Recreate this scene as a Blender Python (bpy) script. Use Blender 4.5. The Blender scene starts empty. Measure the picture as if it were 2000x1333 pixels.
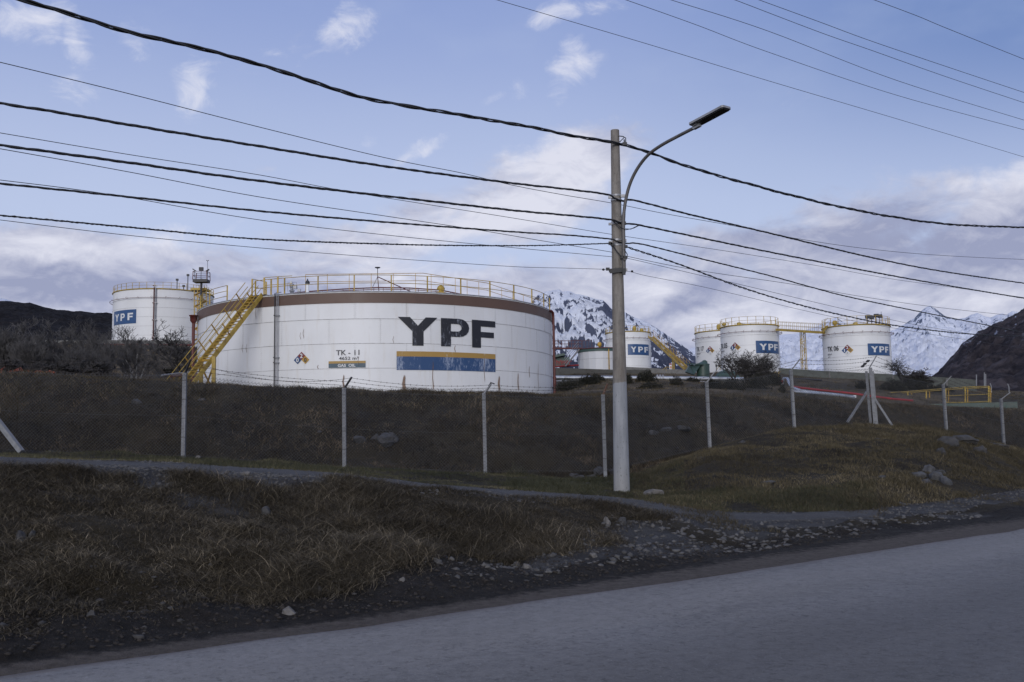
import bpy, bmesh, math, random
import numpy as np
from mathutils import Vector, Matrix, noise as mnoise

random.seed(7); RNG = np.random.default_rng(7)
scene = bpy.context.scene
COL = scene.collection
rad = math.radians

# ------------------------------------------------------------------ camera
F = 1944.44; CX = 1000.0; CY = 666.5
PITCH = rad(5.757); ROLL = 0.0145; EYE = 1.6
cp, sp = math.cos(PITCH), math.sin(PITCH); cr, sr = math.cos(ROLL), math.sin(ROLL)
FWD = Vector((0, cp, sp)); UP0 = Vector((0, -sp, cp)); RT0 = Vector((1, 0, 0))
UPV = UP0 * cr + RT0 * sr; RTV = RT0 * cr - UP0 * sr
cam_data = bpy.data.cameras.new("camera"); cam = bpy.data.objects.new("camera", cam_data); COL.objects.link(cam)
cam_data.sensor_fit = 'HORIZONTAL'; cam_data.sensor_width = 36.0; cam_data.lens = 35.0
cam_data.clip_start = 0.1; cam_data.clip_end = 60000
M = Matrix((RTV, UPV, -FWD)).transposed().to_4x4(); M.translation = Vector((0, 0, EYE))
cam.matrix_world = M
scene.camera = cam

def W(u, v, d):
    """world point seen at photo pixel (u,v) at forward distance y=d"""
    r = FWD + RTV * ((u - CX) / F) + UPV * ((CY - v) / F)
    return Vector((r.x * d / r.y, d, EYE + r.z * d / r.y))
def ZV(u, v, d): return W(u, v, d).z

# ------------------------------------------------------------------ node helper
class NB:
    def __init__(self, nt): self.nt = nt; self.l = nt.links
    def n(self, t, **k):
        nd = self.nt.nodes.new(t)
        for a, b in k.items(): setattr(nd, a, b)
        return nd
    def put(self, sock, v):
        if isinstance(v, bpy.types.NodeSocket): self.l.new(v, sock)
        elif v is not None:
            if isinstance(v, (tuple, list)) and len(v) == 3 and sock.type == 'RGBA': v = (*v, 1)
            sock.default_value = v
    def m(self, op, *a, clamp=False):
        nd = self.n('ShaderNodeMath', operation=op, use_clamp=clamp)
        for i, x in enumerate(a): self.put(nd.inputs[i], x)
        return nd.outputs[0]
    def vm(self, op, *a):
        nd = self.n('ShaderNodeVectorMath', operation=op)
        for i, x in enumerate(a): self.put(nd.inputs[i], x)
        return nd.outputs['Value'] if op in ('LENGTH', 'DOT_PRODUCT', 'DISTANCE') else nd.outputs[0]
    def noise(self, vec, scale=5, detail=4, rough=.55, dist=0.0, typ='FBM'):
        nd = self.n('ShaderNodeTexNoise', noise_type=typ)
        self.put(nd.inputs['Vector'], vec); self.put(nd.inputs['Scale'], scale)
        nd.inputs['Detail'].default_value = detail; nd.inputs['Roughness'].default_value = rough; nd.inputs['Distortion'].default_value = dist
        return nd.outputs['Fac']
    def voro(self, vec, scale=5, feature='F1', out='Distance'):
        nd = self.n('ShaderNodeTexVoronoi', feature=feature); self.put(nd.inputs['Vector'], vec); nd.inputs['Scale'].default_value = scale
        return nd.outputs[out]
    def mr(self, v, a, b, c=0., d=1., interp='SMOOTHSTEP'):
        nd = self.n('ShaderNodeMapRange', interpolation_type=interp)
        for i, x in enumerate((v, a, b, c, d)): self.put(nd.inputs[i], x)
        return nd.outputs[0]
    def map(self, vec, loc=(0, 0, 0), rot=(0, 0, 0), sc=(1, 1, 1), typ='POINT'):
        nd = self.n('ShaderNodeMapping', vector_type=typ); self.put(nd.inputs[0], vec)
        nd.inputs[1].default_value = loc; nd.inputs[2].default_value = rot; nd.inputs[3].default_value = sc
        return nd.outputs[0]
    def mix(self, f, a, b, blend='MIX'):
        nd = self.n('ShaderNodeMix', data_type='RGBA', blend_type=blend)
        self.put(nd.inputs[0], f); self.put(nd.inputs[6], a); self.put(nd.inputs[7], b)
        return nd.outputs[2]
    def attr(self, name): return self.n('ShaderNodeAttribute', attribute_name=name).outputs['Fac']
    def sep(self, v):
        nd = self.n('ShaderNodeSeparateXYZ'); self.put(nd.inputs[0], v); return nd.outputs
    def comb(self, x, y, z):
        nd = self.n('ShaderNodeCombineXYZ')
        for i, q in enumerate((x, y, z)): self.put(nd.inputs[i], q)
        return nd.outputs[0]

# ------------------------------------------------------------------ world: sky and clouds
world = bpy.data.worlds.new("World"); scene.world = world; world.use_nodes = True
nt = world.node_tree; nt.nodes.clear(); B = NB(nt)
SUN_EL, SUN_AZ = rad(13), rad(190)          # azimuth clockwise from +Y (behind the camera, a little left)
BG = 0.11
sky = B.n('ShaderNodeTexSky', sky_type='NISHITA'); sky.sun_disc = False
sky.sun_elevation = SUN_EL; sky.sun_rotation = SUN_AZ; sky.altitude = 50; sky.air_density = 1.0; sky.dust_density = 0.4; sky.ozone_density = 2.0
gen = B.n('ShaderNodeTexCoord').outputs['Generated']
x, y, z = B.sep(gen)
az = B.m('ARCTAN2', x, y); el = B.m('ARCSINE', z)
P0 = B.comb(az, el, 0.0)
warp = B.n('ShaderNodeTexNoise'); B.put(warp.inputs['Vector'], P0); warp.inputs['Scale'].default_value = 14; warp.inputs['Detail'].default_value = 5; warp.inputs['Roughness'].default_value = .6
wv = B.vm('SCALE', B.vm('SUBTRACT', warp.outputs['Color'], (.5, .5, .5)), None)
wv.node.inputs['Scale'].default_value = 0.055
P = B.vm('ADD', P0, wv)
def azel(u, v):
    p = W(u, v, 1.0) - Vector((0, 0, EYE)); p.normalize(); return math.atan2(p.x, p.y), math.asin(p.z)
def blob(u, v, ru, rv, rot=0, amp=1.0, soft=0.0):
    a, e = azel(u, v)
    q = B.vm('LENGTH', B.map(P, (a, e, 0), (0, 0, -rad(rot)), (ru / F, rv / F, 1), 'TEXTURE'))
    return B.mr(q, 1.25, soft, 0.0, amp)
puffs = [(60, 45, 90, 45, -8, .85), (140, 85, 90, 30, 50, .7), (255, 80, 45, 48, 15, .6), (385, 180, 48, 62, 0, .85), (150, 185, 55, 30, 8, .5),
         (680, 62, 78, 42, -28, .85), (640, 95, 70, 16, -35, .4), (1090, 40, 75, 32, -12, .6), (1120, 135, 85, 42, -30, .8), (1000, 185, 90, 22, -20, .25),
         (545, 118, 55, 18, 25, .4), (820, 285, 75, 18, -28, .5), (1190, 15, 90, 25, 0, .35), (340, 440, 60, 14, -5, .5), (440, 450, 60, 14, -30, .5), (725, 275, 20, 14, -30, .3)]
banks = [(1120, 320, 190, 90, -25, .85), (1020, 400, 230, 120, -15, .75), (720, 470, 330, 90, -12, .75), (1960, 440, 260, 120, -20, .95), (1700, 450, 330, 90, -14, .75),
         (1450, 520, 330, 110, -6, .8), (150, 500, 330, 75, 3, .9), (1600, 420, 140, 50, -15, .4), (20, 470, 140, 35, -5, .6), (430, 520, 260, 60, 0, .6)]
f = None
for p in puffs:
    q = blob(*p); f = q if f is None else B.m('MAXIMUM', f, q)
f2 = None
for p in banks:
    q = blob(*p, soft=.15); f2 = q if f2 is None else B.m('MAXIMUM', f2, q)
low = B.mr(el, azel(1000, 420)[1], azel(1000, 600)[1], 0, .95)
behind = B.mr(y, 0.55, 0.1, 0, .62)
up = B.mr(el, rad(26), rad(45), 0, .30)
f2 = B.m('MAXIMUM', B.m('MAXIMUM', f2, low), B.m('MAXIMUM', behind, up))
Pst = B.map(P0, sc=(1, 1.9, 1))
n1 = B.noise(B.map(P0, (0, 0, 0), (0, 0, rad(28)), (1, 1.7, 1)), 20, 9, .66, .9)
n2 = B.noise(B.map(P0, (3, 1, 0), (0, 0, rad(14)), (1, 2.4, 1)), 8, 9, .56, .3)
puffm = B.mr(B.m('ADD', f, B.m('MULTIPLY', B.m('SUBTRACT', n1, .5), 2.1)), .05, 1.25, 0, .85)
puffm = B.m('MULTIPLY', puffm, B.mr(f, 0.0, .25))
bankm = B.mr(B.m('ADD', f2, B.m('MULTIPLY', B.m('SUBTRACT', B.m('ADD', B.m('MULTIPLY', n2, .65), B.m('MULTIPLY', n1, .35)), .5), 1.9)), .18, .72, 0, .94)
# shade inside the bank: pale upper rims, lavender-grey undersides
n3 = B.noise(B.map(P0, (0, -.012, 0), (0, 0, rad(10)), (1, 2.6, 1)), 7, 6, .55, .5)
lit = None
for p in ((1100, 330, 210, 110, -20, .55), (960, 430, 260, 90, -12, .5), (820, 520, 260, 50, -5, .3), (60, 480, 260, 40, -3, .5), (350, 455, 170, 30, -8, .4), (1950, 370, 160, 60, -20, .45), (1300, 560, 160, 40, -25, .3), (1480, 630, 260, 30, 0, .35), (1850, 590, 130, 30, -5, .3)):
    q = blob(*p); lit = q if lit is None else B.m('MAXIMUM', lit, q)
drk = None
for p in ((160, 560, 330, 55, 0, .5), (1650, 470, 330, 90, -5, .45), (1950, 480, 260, 70, -12, .45), (1340, 590, 110, 40, -30, .35), (620, 560, 200, 40, 0, .3)):
    q = blob(*p); drk = q if drk is None else B.m('MAXIMUM', drk, q)
shade = B.m('ADD', B.m('MULTIPLY', B.mr(n3, .30, .70), .5), B.m('ADD', .22, B.m('SUBTRACT', lit, drk)), clamp=True)
n4 = B.noise(B.map(P0, (2, 0, 0), (0, 0, rad(16)), (1, 2.1, 1)), 22, 8, .62, .6)
n5 = B.noise(B.map(P0, (2.004, -.012, 0), (0, 0, rad(16)), (1, 2.1, 1)), 22, 8, .62, .6)
relief = B.m('MULTIPLY', B.m('SUBTRACT', n4, n5), 1.1)
shade = B.m('ADD', B.m('ADD', shade, relief), B.m('MULTIPLY', B.m('SUBTRACT', n2, .5), .55), clamp=True)
bankc = B.mix(shade, (.300, .328, .48), (.70, .71, .81))
tint = B.mix(B.mr(el, azel(1000, 480)[1], azel(1000, -80)[1]), (.49, .56, .775), (.265, .345, .635))
tint = B.mix(B.m('MULTIPLY', B.mr(az, .0, .62), B.mr(el, azel(1000, 500)[1], azel(1000, 60)[1], 0.15, 1)), tint, (.12, .205, .47))
tint = B.mix(B.mr(B.noise(B.map(P0, sc=(1, 2, 1)), 6, 4, .5), .45, .75, 0, .3), tint, (.40, .48, .70))
inv = 1.0 / BG
skyc = B.mix(.9, sky.outputs[0], B.vm('SCALE', tint, None)); skyc.node.inputs[7].links[0].from_node.inputs['Scale'].default_value = inv
def up_s(c):
    o = B.vm('SCALE', c, None); o.node.inputs['Scale'].default_value = inv; return o
c = B.mix(bankm, skyc, up_s(bankc))
c = B.mix(puffm, c, B.vm('MULTIPLY', (.72 * inv, .735 * inv, .84 * inv), (1, 1, 1)))
c = B.mix(B.mr(el, 0.0, -0.05), c, (.05, .055, .07))
bg = B.n('ShaderNodeBackground'); B.put(bg.inputs[0], c); bg.inputs[1].default_value = BG
out = B.n('ShaderNodeOutputWorld'); B.l.new(bg.outputs[0], out.inputs[0])

sl = bpy.data.lights.new("sun", 'SUN'); so = bpy.data.objects.new("sun", sl); COL.objects.link(so)
sl.energy = 1.45; sl.angle = rad(28); sl.color = (1.0, .96, .93)
sd = Vector((math.sin(SUN_AZ) * math.cos(SUN_EL), math.cos(SUN_AZ) * math.cos(SUN_EL), math.sin(SUN_EL)))
so.rotation_euler = sd.to_track_quat('Z', 'Y').to_euler(); so.location = (0, -20, 30)
vs = scene.view_settings; vs.view_transform = 'Standard'; vs.look = 'None'; vs.exposure = 0.08; vs.gamma = 1.0; vs.use_curve_mapping = False

# ------------------------------------------------------------------ mesh helpers
class MB:
    def __init__(s): s.v = []; s.f = []; s.mi = []; s.sm = []
    def add(s, vs, fs, mi=0, sm=False):
        o = len(s.v); s.v += [tuple(p) for p in vs]
        for f_ in fs: s.f.append([o + i for i in f_]); s.mi.append(mi); s.sm.append(sm)
        return s
    def box(s, c, sx, sy, sz, ax=None, mi=0):
        """box centred at c; ax = 3 orthonormal vectors"""
        X, Y, Z = ax or (Vector((1, 0, 0)), Vector((0, 1, 0)), Vector((0, 0, 1))); c = Vector(c)
        vs = [c + X * (a * sx / 2) + Y * (b * sy / 2) + Z * (d * sz / 2) for a in (-1, 1) for b in (-1, 1) for d in (-1, 1)]
        return s.add(vs, [(0, 1, 3, 2), (4, 6, 7, 5), (0, 4, 5, 1), (2, 3, 7, 6), (0, 2, 6, 4), (1, 5, 7, 3)], mi)
    def beam(s, a, b, w, h, up=(0, 0, 1), mi=0):
        a = Vector(a); b = Vector(b); t = (b - a); L = t.length; t.normalize(); up = Vector(up)
        sd_ = t.cross(up)
        if sd_.length < 1e-4: sd_ = t.cross(Vector((0, 1, 0)))
        sd_.normalize(); u_ = sd_.cross(t).normalized()
        return s.box((a + b) / 2, w, L, h, (sd_, t, u_), mi)
    def tube(s, pts, r, n=6, mi=0, sm=True, cap=True):
        pts = [Vector(p) for p in pts]; m_ = len(pts)
        rs = r if isinstance(r, (list, tuple)) else [r] * m_
        vs = []; prev = None
        for i, p in enumerate(pts):
            t = (pts[min(i + 1, m_ - 1)] - pts[max(i - 1, 0)])
            if t.length < 1e-9: t = Vector((0, 0, 1))
            t.normalize()
            if prev is None:
                a = Vector((0, 0, 1)) if abs(t.z) < .9 else Vector((1, 0, 0)); a = (a - t * a.dot(t)).normalized()
            else:
                a = prev - t * prev.dot(t)
                a = a.normalized() if a.length > 1e-6 else Vector((1, 0, 0))
            prev = a; b = t.cross(a)
            for k in range(n):
                q = 2 * math.pi * k / n; vs.append(p + (a * math.cos(q) + b * math.sin(q)) * rs[i])
        fs = [(i * n + k, i * n + (k + 1) % n, (i + 1) * n + (k + 1) % n, (i + 1) * n + k) for i in range(m_ - 1) for k in range(n)]
        s.add(vs, fs, mi, sm)
        if cap and n > 2:
            s.add(vs[:n], [tuple(range(n))[::-1]], mi); s.add(vs[-n:], [tuple(range(n))], mi)
        return s
    def lathe(s, c, prof, n=24, mi=0, sm=True):
        """prof: (r,z) list"""
        c = Vector(c); vs = []
        for r, z_ in prof:
            for k in range(n): q = 2 * math.pi * k / n; vs.append(c + Vector((r * math.cos(q), r * math.sin(q), z_)))
        fs = [(i * n + k, i * n + (k + 1) % n, (i + 1) * n + (k + 1) % n, (i + 1) * n + k) for i in range(len(prof) - 1) for k in range(n)]
        return s.add(vs, fs, mi, sm)

ORG = {}
def tag(o, label=None, cat=None, group=None, kind=None):
    if label: o['label'] = label
    if cat: o['category'] = cat
    if group: o['group'] = group
    if kind: o['kind'] = kind
    return o
def thing(name, label, cat, loc, group=None):
    o = bpy.data.objects.new(name, None); COL.objects.link(o); o.location = loc; o.empty_display_size = .3
    ORG[o] = Vector(loc); return tag(o, label, cat, group)
def obj(name, mb, mat, parent=None, loc=None, label=None, cat=None, group=None, kind=None):
    org = ORG[parent] if parent is not None else Vector(loc if loc is not None else (0, 0, 0))
    me = bpy.data.meshes.new(name)
    me.from_pydata([(p[0] - org.x, p[1] - org.y, p[2] - org.z) for p in mb.v], [], mb.f)
    for m_ in (mat if isinstance(mat, (list, tuple)) else [mat]): me.materials.append(m_)
    me.polygons.foreach_set('material_index', mb.mi); me.polygons.foreach_set('use_smooth', mb.sm); me.update()
    o = bpy.data.objects.new(name, me); COL.objects.link(o)
    if parent is not None: o.parent = parent
    else: o.location = org
    ORG[o] = org
    return tag(o, label, cat, group, kind)
def np_mesh(name, V, quads=None, tris=None, mat=None, attrs=None, smooth=False, **kw):
    """numpy mesh: fast path"""
    me = bpy.data.meshes.new(name); nq = 0 if quads is None else len(quads); ntr = 0 if tris is None else len(tris)
    me.vertices.add(len(V)); me.vertices.foreach_set('co', np.ascontiguousarray(V, dtype=np.float32).ravel())
    li = np.concatenate([quads.ravel() if nq else np.zeros(0, int), tris.ravel() if ntr else np.zeros(0, int)]).astype(np.int32)
    me.loops.add(len(li)); me.loops.foreach_set('vertex_index', li)
    ls = np.concatenate([np.arange(nq) * 4, nq * 4 + np.arange(ntr) * 3]).astype(np.int32)
    me.polygons.add(nq + ntr); me.polygons.foreach_set('loop_start', ls)
    me.polygons.foreach_set('loop_total', np.concatenate([np.full(nq, 4), np.full(ntr, 3)]).astype(np.int32))
    if smooth: me.polygons.foreach_set('use_smooth', np.ones(nq + ntr, bool))
    for k, a in (attrs or {}).items():
        at = me.attributes.new(k, 'FLOAT', 'POINT'); at.data.foreach_set('value', np.ascontiguousarray(a, dtype=np.float32))
    me.update(calc_edges=True); me.validate()
    if mat: me.materials.append(mat)
    o = bpy.data.objects.new(name, me); COL.objects.link(o); return tag(o, **kw)
def grid_quads(nr, nc):
    i = np.arange(nr - 1)[:, None] * nc + np.arange(nc - 1)[None, :]
    i = i.ravel(); return np.stack([i, i + 1, i + nc + 1, i + nc], 1)

# numpy value noise
def _h(ix, iy, seed):
    h = (ix.astype(np.int64) * 374761393 + iy.astype(np.int64) * 668265263 + seed * 982451653) & 0xffffffff
    h = ((h ^ (h >> 13)) * 1274126177) & 0xffffffff
    return ((h ^ (h >> 16)) & 0xffff) / 65535.0
def vnoise(x, y, seed=0):
    ix = np.floor(x); iy = np.floor(y); fx = x - ix; fy = y - iy; fx = fx * fx * (3 - 2 * fx); fy = fy * fy * (3 - 2 * fy)
    a = _h(ix, iy, seed); b = _h(ix + 1, iy, seed); c_ = _h(ix, iy + 1, seed); d = _h(ix + 1, iy + 1, seed)
    return (a * (1 - fx) + b * fx) * (1 - fy) + (c_ * (1 - fx) + d * fx) * fy
def fbm(x, y, oct=4, seed=0, gain=.5):
    s = 0; a = 1; t = 0
    for k in range(oct): s = s + a * (vnoise(x * 2 ** k + 17.3 * k, y * 2 ** k - 9.1 * k, seed + k) - .5); t += a; a *= gain
    return s / t * 2

# ------------------------------------------------------------------ materials
def new_mat(name):
    m_ = bpy.data.materials.new(name); m_.use_nodes = True; m_.node_tree.nodes.clear()
    b = NB(m_.node_tree); pr = b.n('ShaderNodeBsdfPrincipled'); o = b.n('ShaderNodeOutputMaterial'); b.l.new(pr.outputs[0], o.inputs[0])
    return m_, b, pr
def bump(b, pr, h, strength=.3, dist=.02):
    bn = b.n('ShaderNodeBump'); bn.inputs['Strength'].default_value = strength; bn.inputs['Distance'].default_value = dist
    b.put(bn.inputs['Height'], h); b.l.new(bn.outputs[0], pr.inputs['Normal'])
def simple(name, col, rough=.6, metal=0., var=.18, scale=3., dirt=None, dirt_amt=.35, bmp=0.0, dscale=1.2):
    m_, b, pr = new_mat(name); tc = b.n('ShaderNodeTexCoord').outputs['Object']
    n_ = b.noise(tc, scale, 6, .6)
    dark = tuple(c_ * (1 - var) for c_ in col); lite = tuple(min(1, c_ * (1 + var * .6)) for c_ in col)
    cc = b.mix(b.mr(n_, .3, .7), dark, lite)
    if dirt:
        cc = b.mix(b.m('MULTIPLY', b.mr(b.noise(tc, dscale, 8, .68, .3), .52, .70), dirt_amt), cc, dirt)
    b.put(pr.inputs['Base Color'], cc); b.put(pr.inputs['Roughness'], b.mr(n_, .2, .8, rough - .08, rough + .08)); pr.inputs['Metallic'].default_value = metal
    if bmp: bump(b, pr, b.noise(tc, scale * 4, 5), bmp, .01)
    return m_

RUST = (.11, .045, .02)
M_yellow = simple('yellow_paint', (.42, .295, .055), .55, dirt=(.10, .065, .03), dirt_amt=.6, scale=2, var=.3)
M_yellow_rust = simple('rusty_yellow_paint', (.42, .26, .045), .65, dirt=RUST, dirt_amt=.85, scale=2, var=.3, dscale=2.2)
M_red = simple('red_oxide_pipe', (.10, .020, .017), .5, dirt=(.05, .02, .015), dirt_amt=.6)
M_redbright = simple('red_pipe_paint', (.26, .022, .025), .5, dirt=(.10, .02, .02), dirt_amt=.6)
M_pipe = simple('aluminium_clad_pipe', (.42, .45, .50), .38, .55, dirt=(.12, .11, .10), dirt_amt=.5)
M_galv = simple('galvanised_steel', (.32, .33, .35), .5, .4, dirt=(.12, .11, .10), dirt_amt=.4)
M_dark = simple('dark_metal', (.035, .035, .04), .55, .2)
M_rubber = simple('cable_sheath', (.018, .019, .022), .55, var=.3)
M_green = simple('green_tank_paint', (.035, .07, .06), .5, dirt=(.03, .035, .03), dirt_amt=.6)
M_conc = simple('weathered_concrete', (.155, .155, .15), .85, dirt=(.055, .052, .05), dirt_amt=.75, scale=4, bmp=.3, dscale=2.5)
M_bone = simple('post_concrete', (.205, .215, .232), .8, dirt=(.10, .095, .09), dirt_amt=.7, scale=9, bmp=.35, dscale=6)
M_rock = simple('grey_rock', (.050, .050, .052), .85, dirt=(.045, .04, .03), dirt_amt=.8, scale=5, var=.45, bmp=.6, dscale=3)
M_rockpale = simple('pale_rock', (.12, .115, .11), .85, dirt=(.10, .09, .07), dirt_amt=.5, scale=6, var=.35, bmp=.6, dscale=4)
M_wire = simple('fence_wire', (.085, .09, .10), .5, .5, var=.3)
M_wiredark = simple('barbed_wire_steel', (.045, .04, .04), .6, .5, var=.3)
M_black = simple('black_insulator', (.012, .012, .014), .4)
M_net = simple('orange_netting', (.42, .085, .035), .7, var=.3)
M_white_text = simple('white_lettering', (.62, .64, .66), .5, var=.1)
M_dark_text = simple('black_lettering', (.03, .035, .045), .5, var=.3, dirt=(.30, .32, .35), dirt_amt=.35, dscale=5)
M_nfred = simple('hazard_red', (.17, .025, .025), .5, var=.15, dirt=(.4, .35, .35), dirt_amt=.15, dscale=4)
M_nfblue = simple('hazard_blue', (.02, .065, .18), .5, var=.15)
M_nfyel = simple('hazard_yellow', (.42, .25, .04), .5, var=.15)
M_signblue = simple('blue_sign_paint', (.022, .075, .20), .45, var=.15)
M_bark = simple('pale_bark', (.30, .295, .29), .8, var=.5, scale=6)
M_twig = simple('dark_twig', (.040, .037, .036), .85, var=.4, scale=3)
M_twig2 = simple('grey_twig', (.075, .072, .072), .85, var=.4, scale=3)

def weathered(name, col, under, lo=.5, hi=.6, amt=1.0, sc=(1, 1, .35), scale=3.2):
    m_, b, pr = new_mat(name); tc = b.map(b.n('ShaderNodeTexCoord').outputs['Object'], sc=sc)
    n_ = b.noise(tc, scale * 2.4, 9, .78, .2); n2_ = b.noise(tc, scale * .35, 3, .5)
    mk = b.m('MULTIPLY', b.mr(b.m('ADD', n_, b.m('MULTIPLY', b.m('SUBTRACT', n2_, .5), .5)), lo, hi), amt)
    b.put(pr.inputs['Base Color'], b.mix(mk, col, under)); pr.inputs['Roughness'].default_value = .55
    return m_
M_bigtext = weathered('worn_black_paint', (.012, .014, .022), (.36, .40, .48), .56, .72, .75)
M_bigblue = weathered('worn_blue_paint', (.022, .065, .17), (.34, .40, .52), .50, .68, .8)
M_bigyel = weathered('worn_ochre_paint', (.36, .225, .06), (.55, .50, .42), .60, .75, .5)

def tank_white(name, base=(.73, .75, .77), streak=.5, centre=(0, 0)):
    m_, b, pr = new_mat(name); g = b.n('ShaderNodeNewGeometry').outputs['Position']
    px, py, pz = b.sep(g)
    th = b.m('ARCTAN2', b.m('SUBTRACT', px, centre[0]), b.m('SUBTRACT', centre[1], py))
    cyl = b.comb(b.m('MULTIPLY', th, 12.0), b.m('MULTIPLY', pz, .10), 0.0)
    st = b.noise(cyl, 2.2, 8, .7)
    big = b.noise(b.map(g, sc=(1, 1, .5)), .35, 4, .55)
    mottl = b.noise(g, 1.8, 8, .7)
    fleck = b.mr(b.noise(b.map(g, sc=(1, 1, .55)), 3.5, 6, .75), .70, .76)
    panel = b.n('ShaderNodeTexWhiteNoise', noise_dimensions='2D')
    b.put(panel.inputs['Vector'], b.comb(b.m('FLOOR', b.m('MULTIPLY', th, 3.1)), b.m('FLOOR', b.m('MULTIPLY', pz, .66)), 0.0))
    cc = b.mix(b.mr(big, .3, .7), tuple(k * .90 for k in base), base)
    cc = b.mix(b.m('MULTIPLY', panel.outputs['Value'], .07), cc, (.60, .62, .66))
    cc = b.mix(b.m('MULTIPLY', b.mr(st, .50, .72), streak), cc, (.60, .585, .55))
    cc = b.mix(b.m('MULTIPLY', b.mr(mottl, .55, .75), .16), cc, (.45, .46, .47))
    cc = b.mix(b.m('MULTIPLY', fleck, .5 * streak), cc, (.20, .12, .07))
    b.put(pr.inputs['Base Color'], cc); pr.inputs['Roughness'].default_value = .5
    bump(b, pr, b.noise(b.map(g, sc=(1, 1, 1)), .9, 3, .5), .25, .05)
    return m_
M_brown = simple('brown_band_paint', (.115, .070, .053), .55, var=.12, scale=.6, dirt=(.075, .05, .04), dirt_amt=.5)
M_seam = simple('weld_seam', (.44, .44, .45), .7, var=.4, scale=5, dirt=(.08, .07, .06), dirt_amt=.8, dscale=1.2)
M_stain, b, pr = new_mat('rust_stain')
tc = b.n('ShaderNodeTexCoord').outputs['Object']; ed = b.attr('fade')
al = b.m('MULTIPLY', b.mr(b.m('ADD', ed, b.m('MULTIPLY', b.m('SUBTRACT', b.noise(b.map(tc, sc=(1, 1, .3)), 6, 6, .7), .5), .9)), .25, .8), .75)
b.put(pr.inputs['Base Color'], b.mix(b.noise(tc, 5), (.30, .20, .13), (.13, .07, .04))); b.put(pr.inputs['Alpha'], al); pr.inputs['Roughness'].default_value = .9
# ------------------------------------------------------------------ terrain profile
# every line: (pixel column, height Z or ('v', pixel row), forward distance); heights become world metres
def line(pts):
    r = []
    for u, zz, d in pts:
        v = zz[1] if isinstance(zz, tuple) else None
        p = W(u, v, d) if v is not None else Vector(((u - CX) / F * d * .995, d, zz))
        r.append((p.x / p.y, p.y, p.z))
    a = np.array(r)
    # extrapolate both ends along the road's heading
    l, g = a[0], a[-1]
    le = [-.95, l[1] * (1 - .87 * l[0]) / (1 + .87 * .95), l[2]]
    ge = [.9, g[1] * (1 - .87 * g[0]) / (1 - .87 * .9), g[2]]
    return np.vstack([[le], a, [ge]])
V_ = lambda v: ('v', v)
LN = []
LA = line([(0, V_(1310), 7.18), (350, V_(1263), 7.98), (700, V_(1216), 8.9), (1000, V_(1175), 9.94), (1300, V_(1133), 11.3), (1600, V_(1090), 13.1), (2000, V_(1031), 16.9)]); LA[:, 2] = 0
LB = line([(0, .04, 7.5), (350, .04, 8.45), (700, .04, 9.45), (1000, .04, 10.75), (1300, .04, 12.6), (1600, .04, 15.2), (2000, .04, 20.0)])
LC = line([(0, .24, 8.3), (356, .20, 9.2), (700, .22, 10.4), (945, .22, 11.8), (1100, .28, 12.9), (1214, .3, 13.7), (1400, .15, 14.8), (1600, .09, 16.2), (1800, .1, 18.4), (2000, .12, 21.4)])
LD = line([(0, 1.41, 13), (356, 1.25, 14), (670, 1.08, 14.6), (817, .90, 15), (945, .81, 15.3), (1100, .68, 15.9), (1214, .50, 16.2), (1400, .2, 16.2), (1600, .13, 17.0), (1800, .14, 19.2), (2000, .16, 22.4)])
LE = line([(0, 1.44, 20.5), (356, 1.26, 20.5), (670, .99, 20.5), (817, .80, 20.2), (945, .70, 20), (1100, .56, 20), (1214, .40, 20.6), (1400, .26, 18.8), (1600, .22, 18.6), (1800, .22, 21), (2000, .30, 24.2)])
# right of the pole the ground bulges into a grassy mound before the fence
LE2 = line([(0, 1.45, 23), (356, 1.29, 23.5), (670, .96, 24), (945, .71, 24), (1214, .44, 24), (1300, V_(945), 25), (1400, V_(905), 25.5), (1600, V_(905), 25.5), (1740, V_(880), 27), (1843, V_(868), 29.5), (1957, V_(900), 31), (2050, V_(935), 32)])
LF = line([(0, 1.45, 25.5), (356, 1.32, 26), (670, .93, 27), (945, .72, 27.5), (1177, .43, 28.5), (1300, V_(905), 30), (1380, V_(873), 31), (1545, V_(834), 33.3), (1698, V_(828), 36), (1843, V_(836), 38.5), (1957, V_(866), 41), (2050, V_(895), 43)])
LF2 = line([(0, 1.50, 26.4), (356, 1.35, 26.9), (670, .95, 27.9), (945, .74, 28.3), (1177, .5, 29.4), (1300, V_(892), 31.5), (1380, 1.15, 33), (1545, 1.3, 36.6), (1698, 1.3, 39.5), (1843, 1.1, 42.5), (1957, .9, 46), (2050, .8, 48)])
LG = line([(0, V_(735), 31), (100, V_(734), 31), (200, V_(739), 31), (300, V_(741), 31.5), (356, V_(747), 32), (420, V_(753), 32), (500, V_(757), 32.3), (600, V_(760), 32.8), (670, V_(765), 33), (720, V_(770), 33.2), (800, V_(768), 33.5), (945, V_(768), 34), (1080, V_(770), 35), (1177, V_(774), 36), (1300, V_(778), 38), (1380, V_(777), 39), (1545, V_(783), 42), (1698, V_(790), 45), (1843, V_(797), 48), (2000, V_(802), 52)])
LG2 = line([(0, 4.4, 38), (300, 3.9, 38), (400, 3.7, 39), (900, 3.6, 42), (1080, 3.5, 43), (1177, 3.5, 44), (1300, V_(773), 45), (1545, V_(776), 49), (1700, 3.0, 53), (1843, 2.95, 56), (2000, 2.85, 60)])
LI = line([(0, V_(716), 60), (200, 5.6, 60), (300, 4.5, 60), (356, 4.0, 60), (1080, 3.9, 60), (1120, V_(762), 62), (1177, V_(757), 65), (1300, V_(760), 65), (1545, V_(769), 66), (1700, V_(786), 73), (1843, V_(793), 79), (2000, V_(795), 82)])
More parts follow.
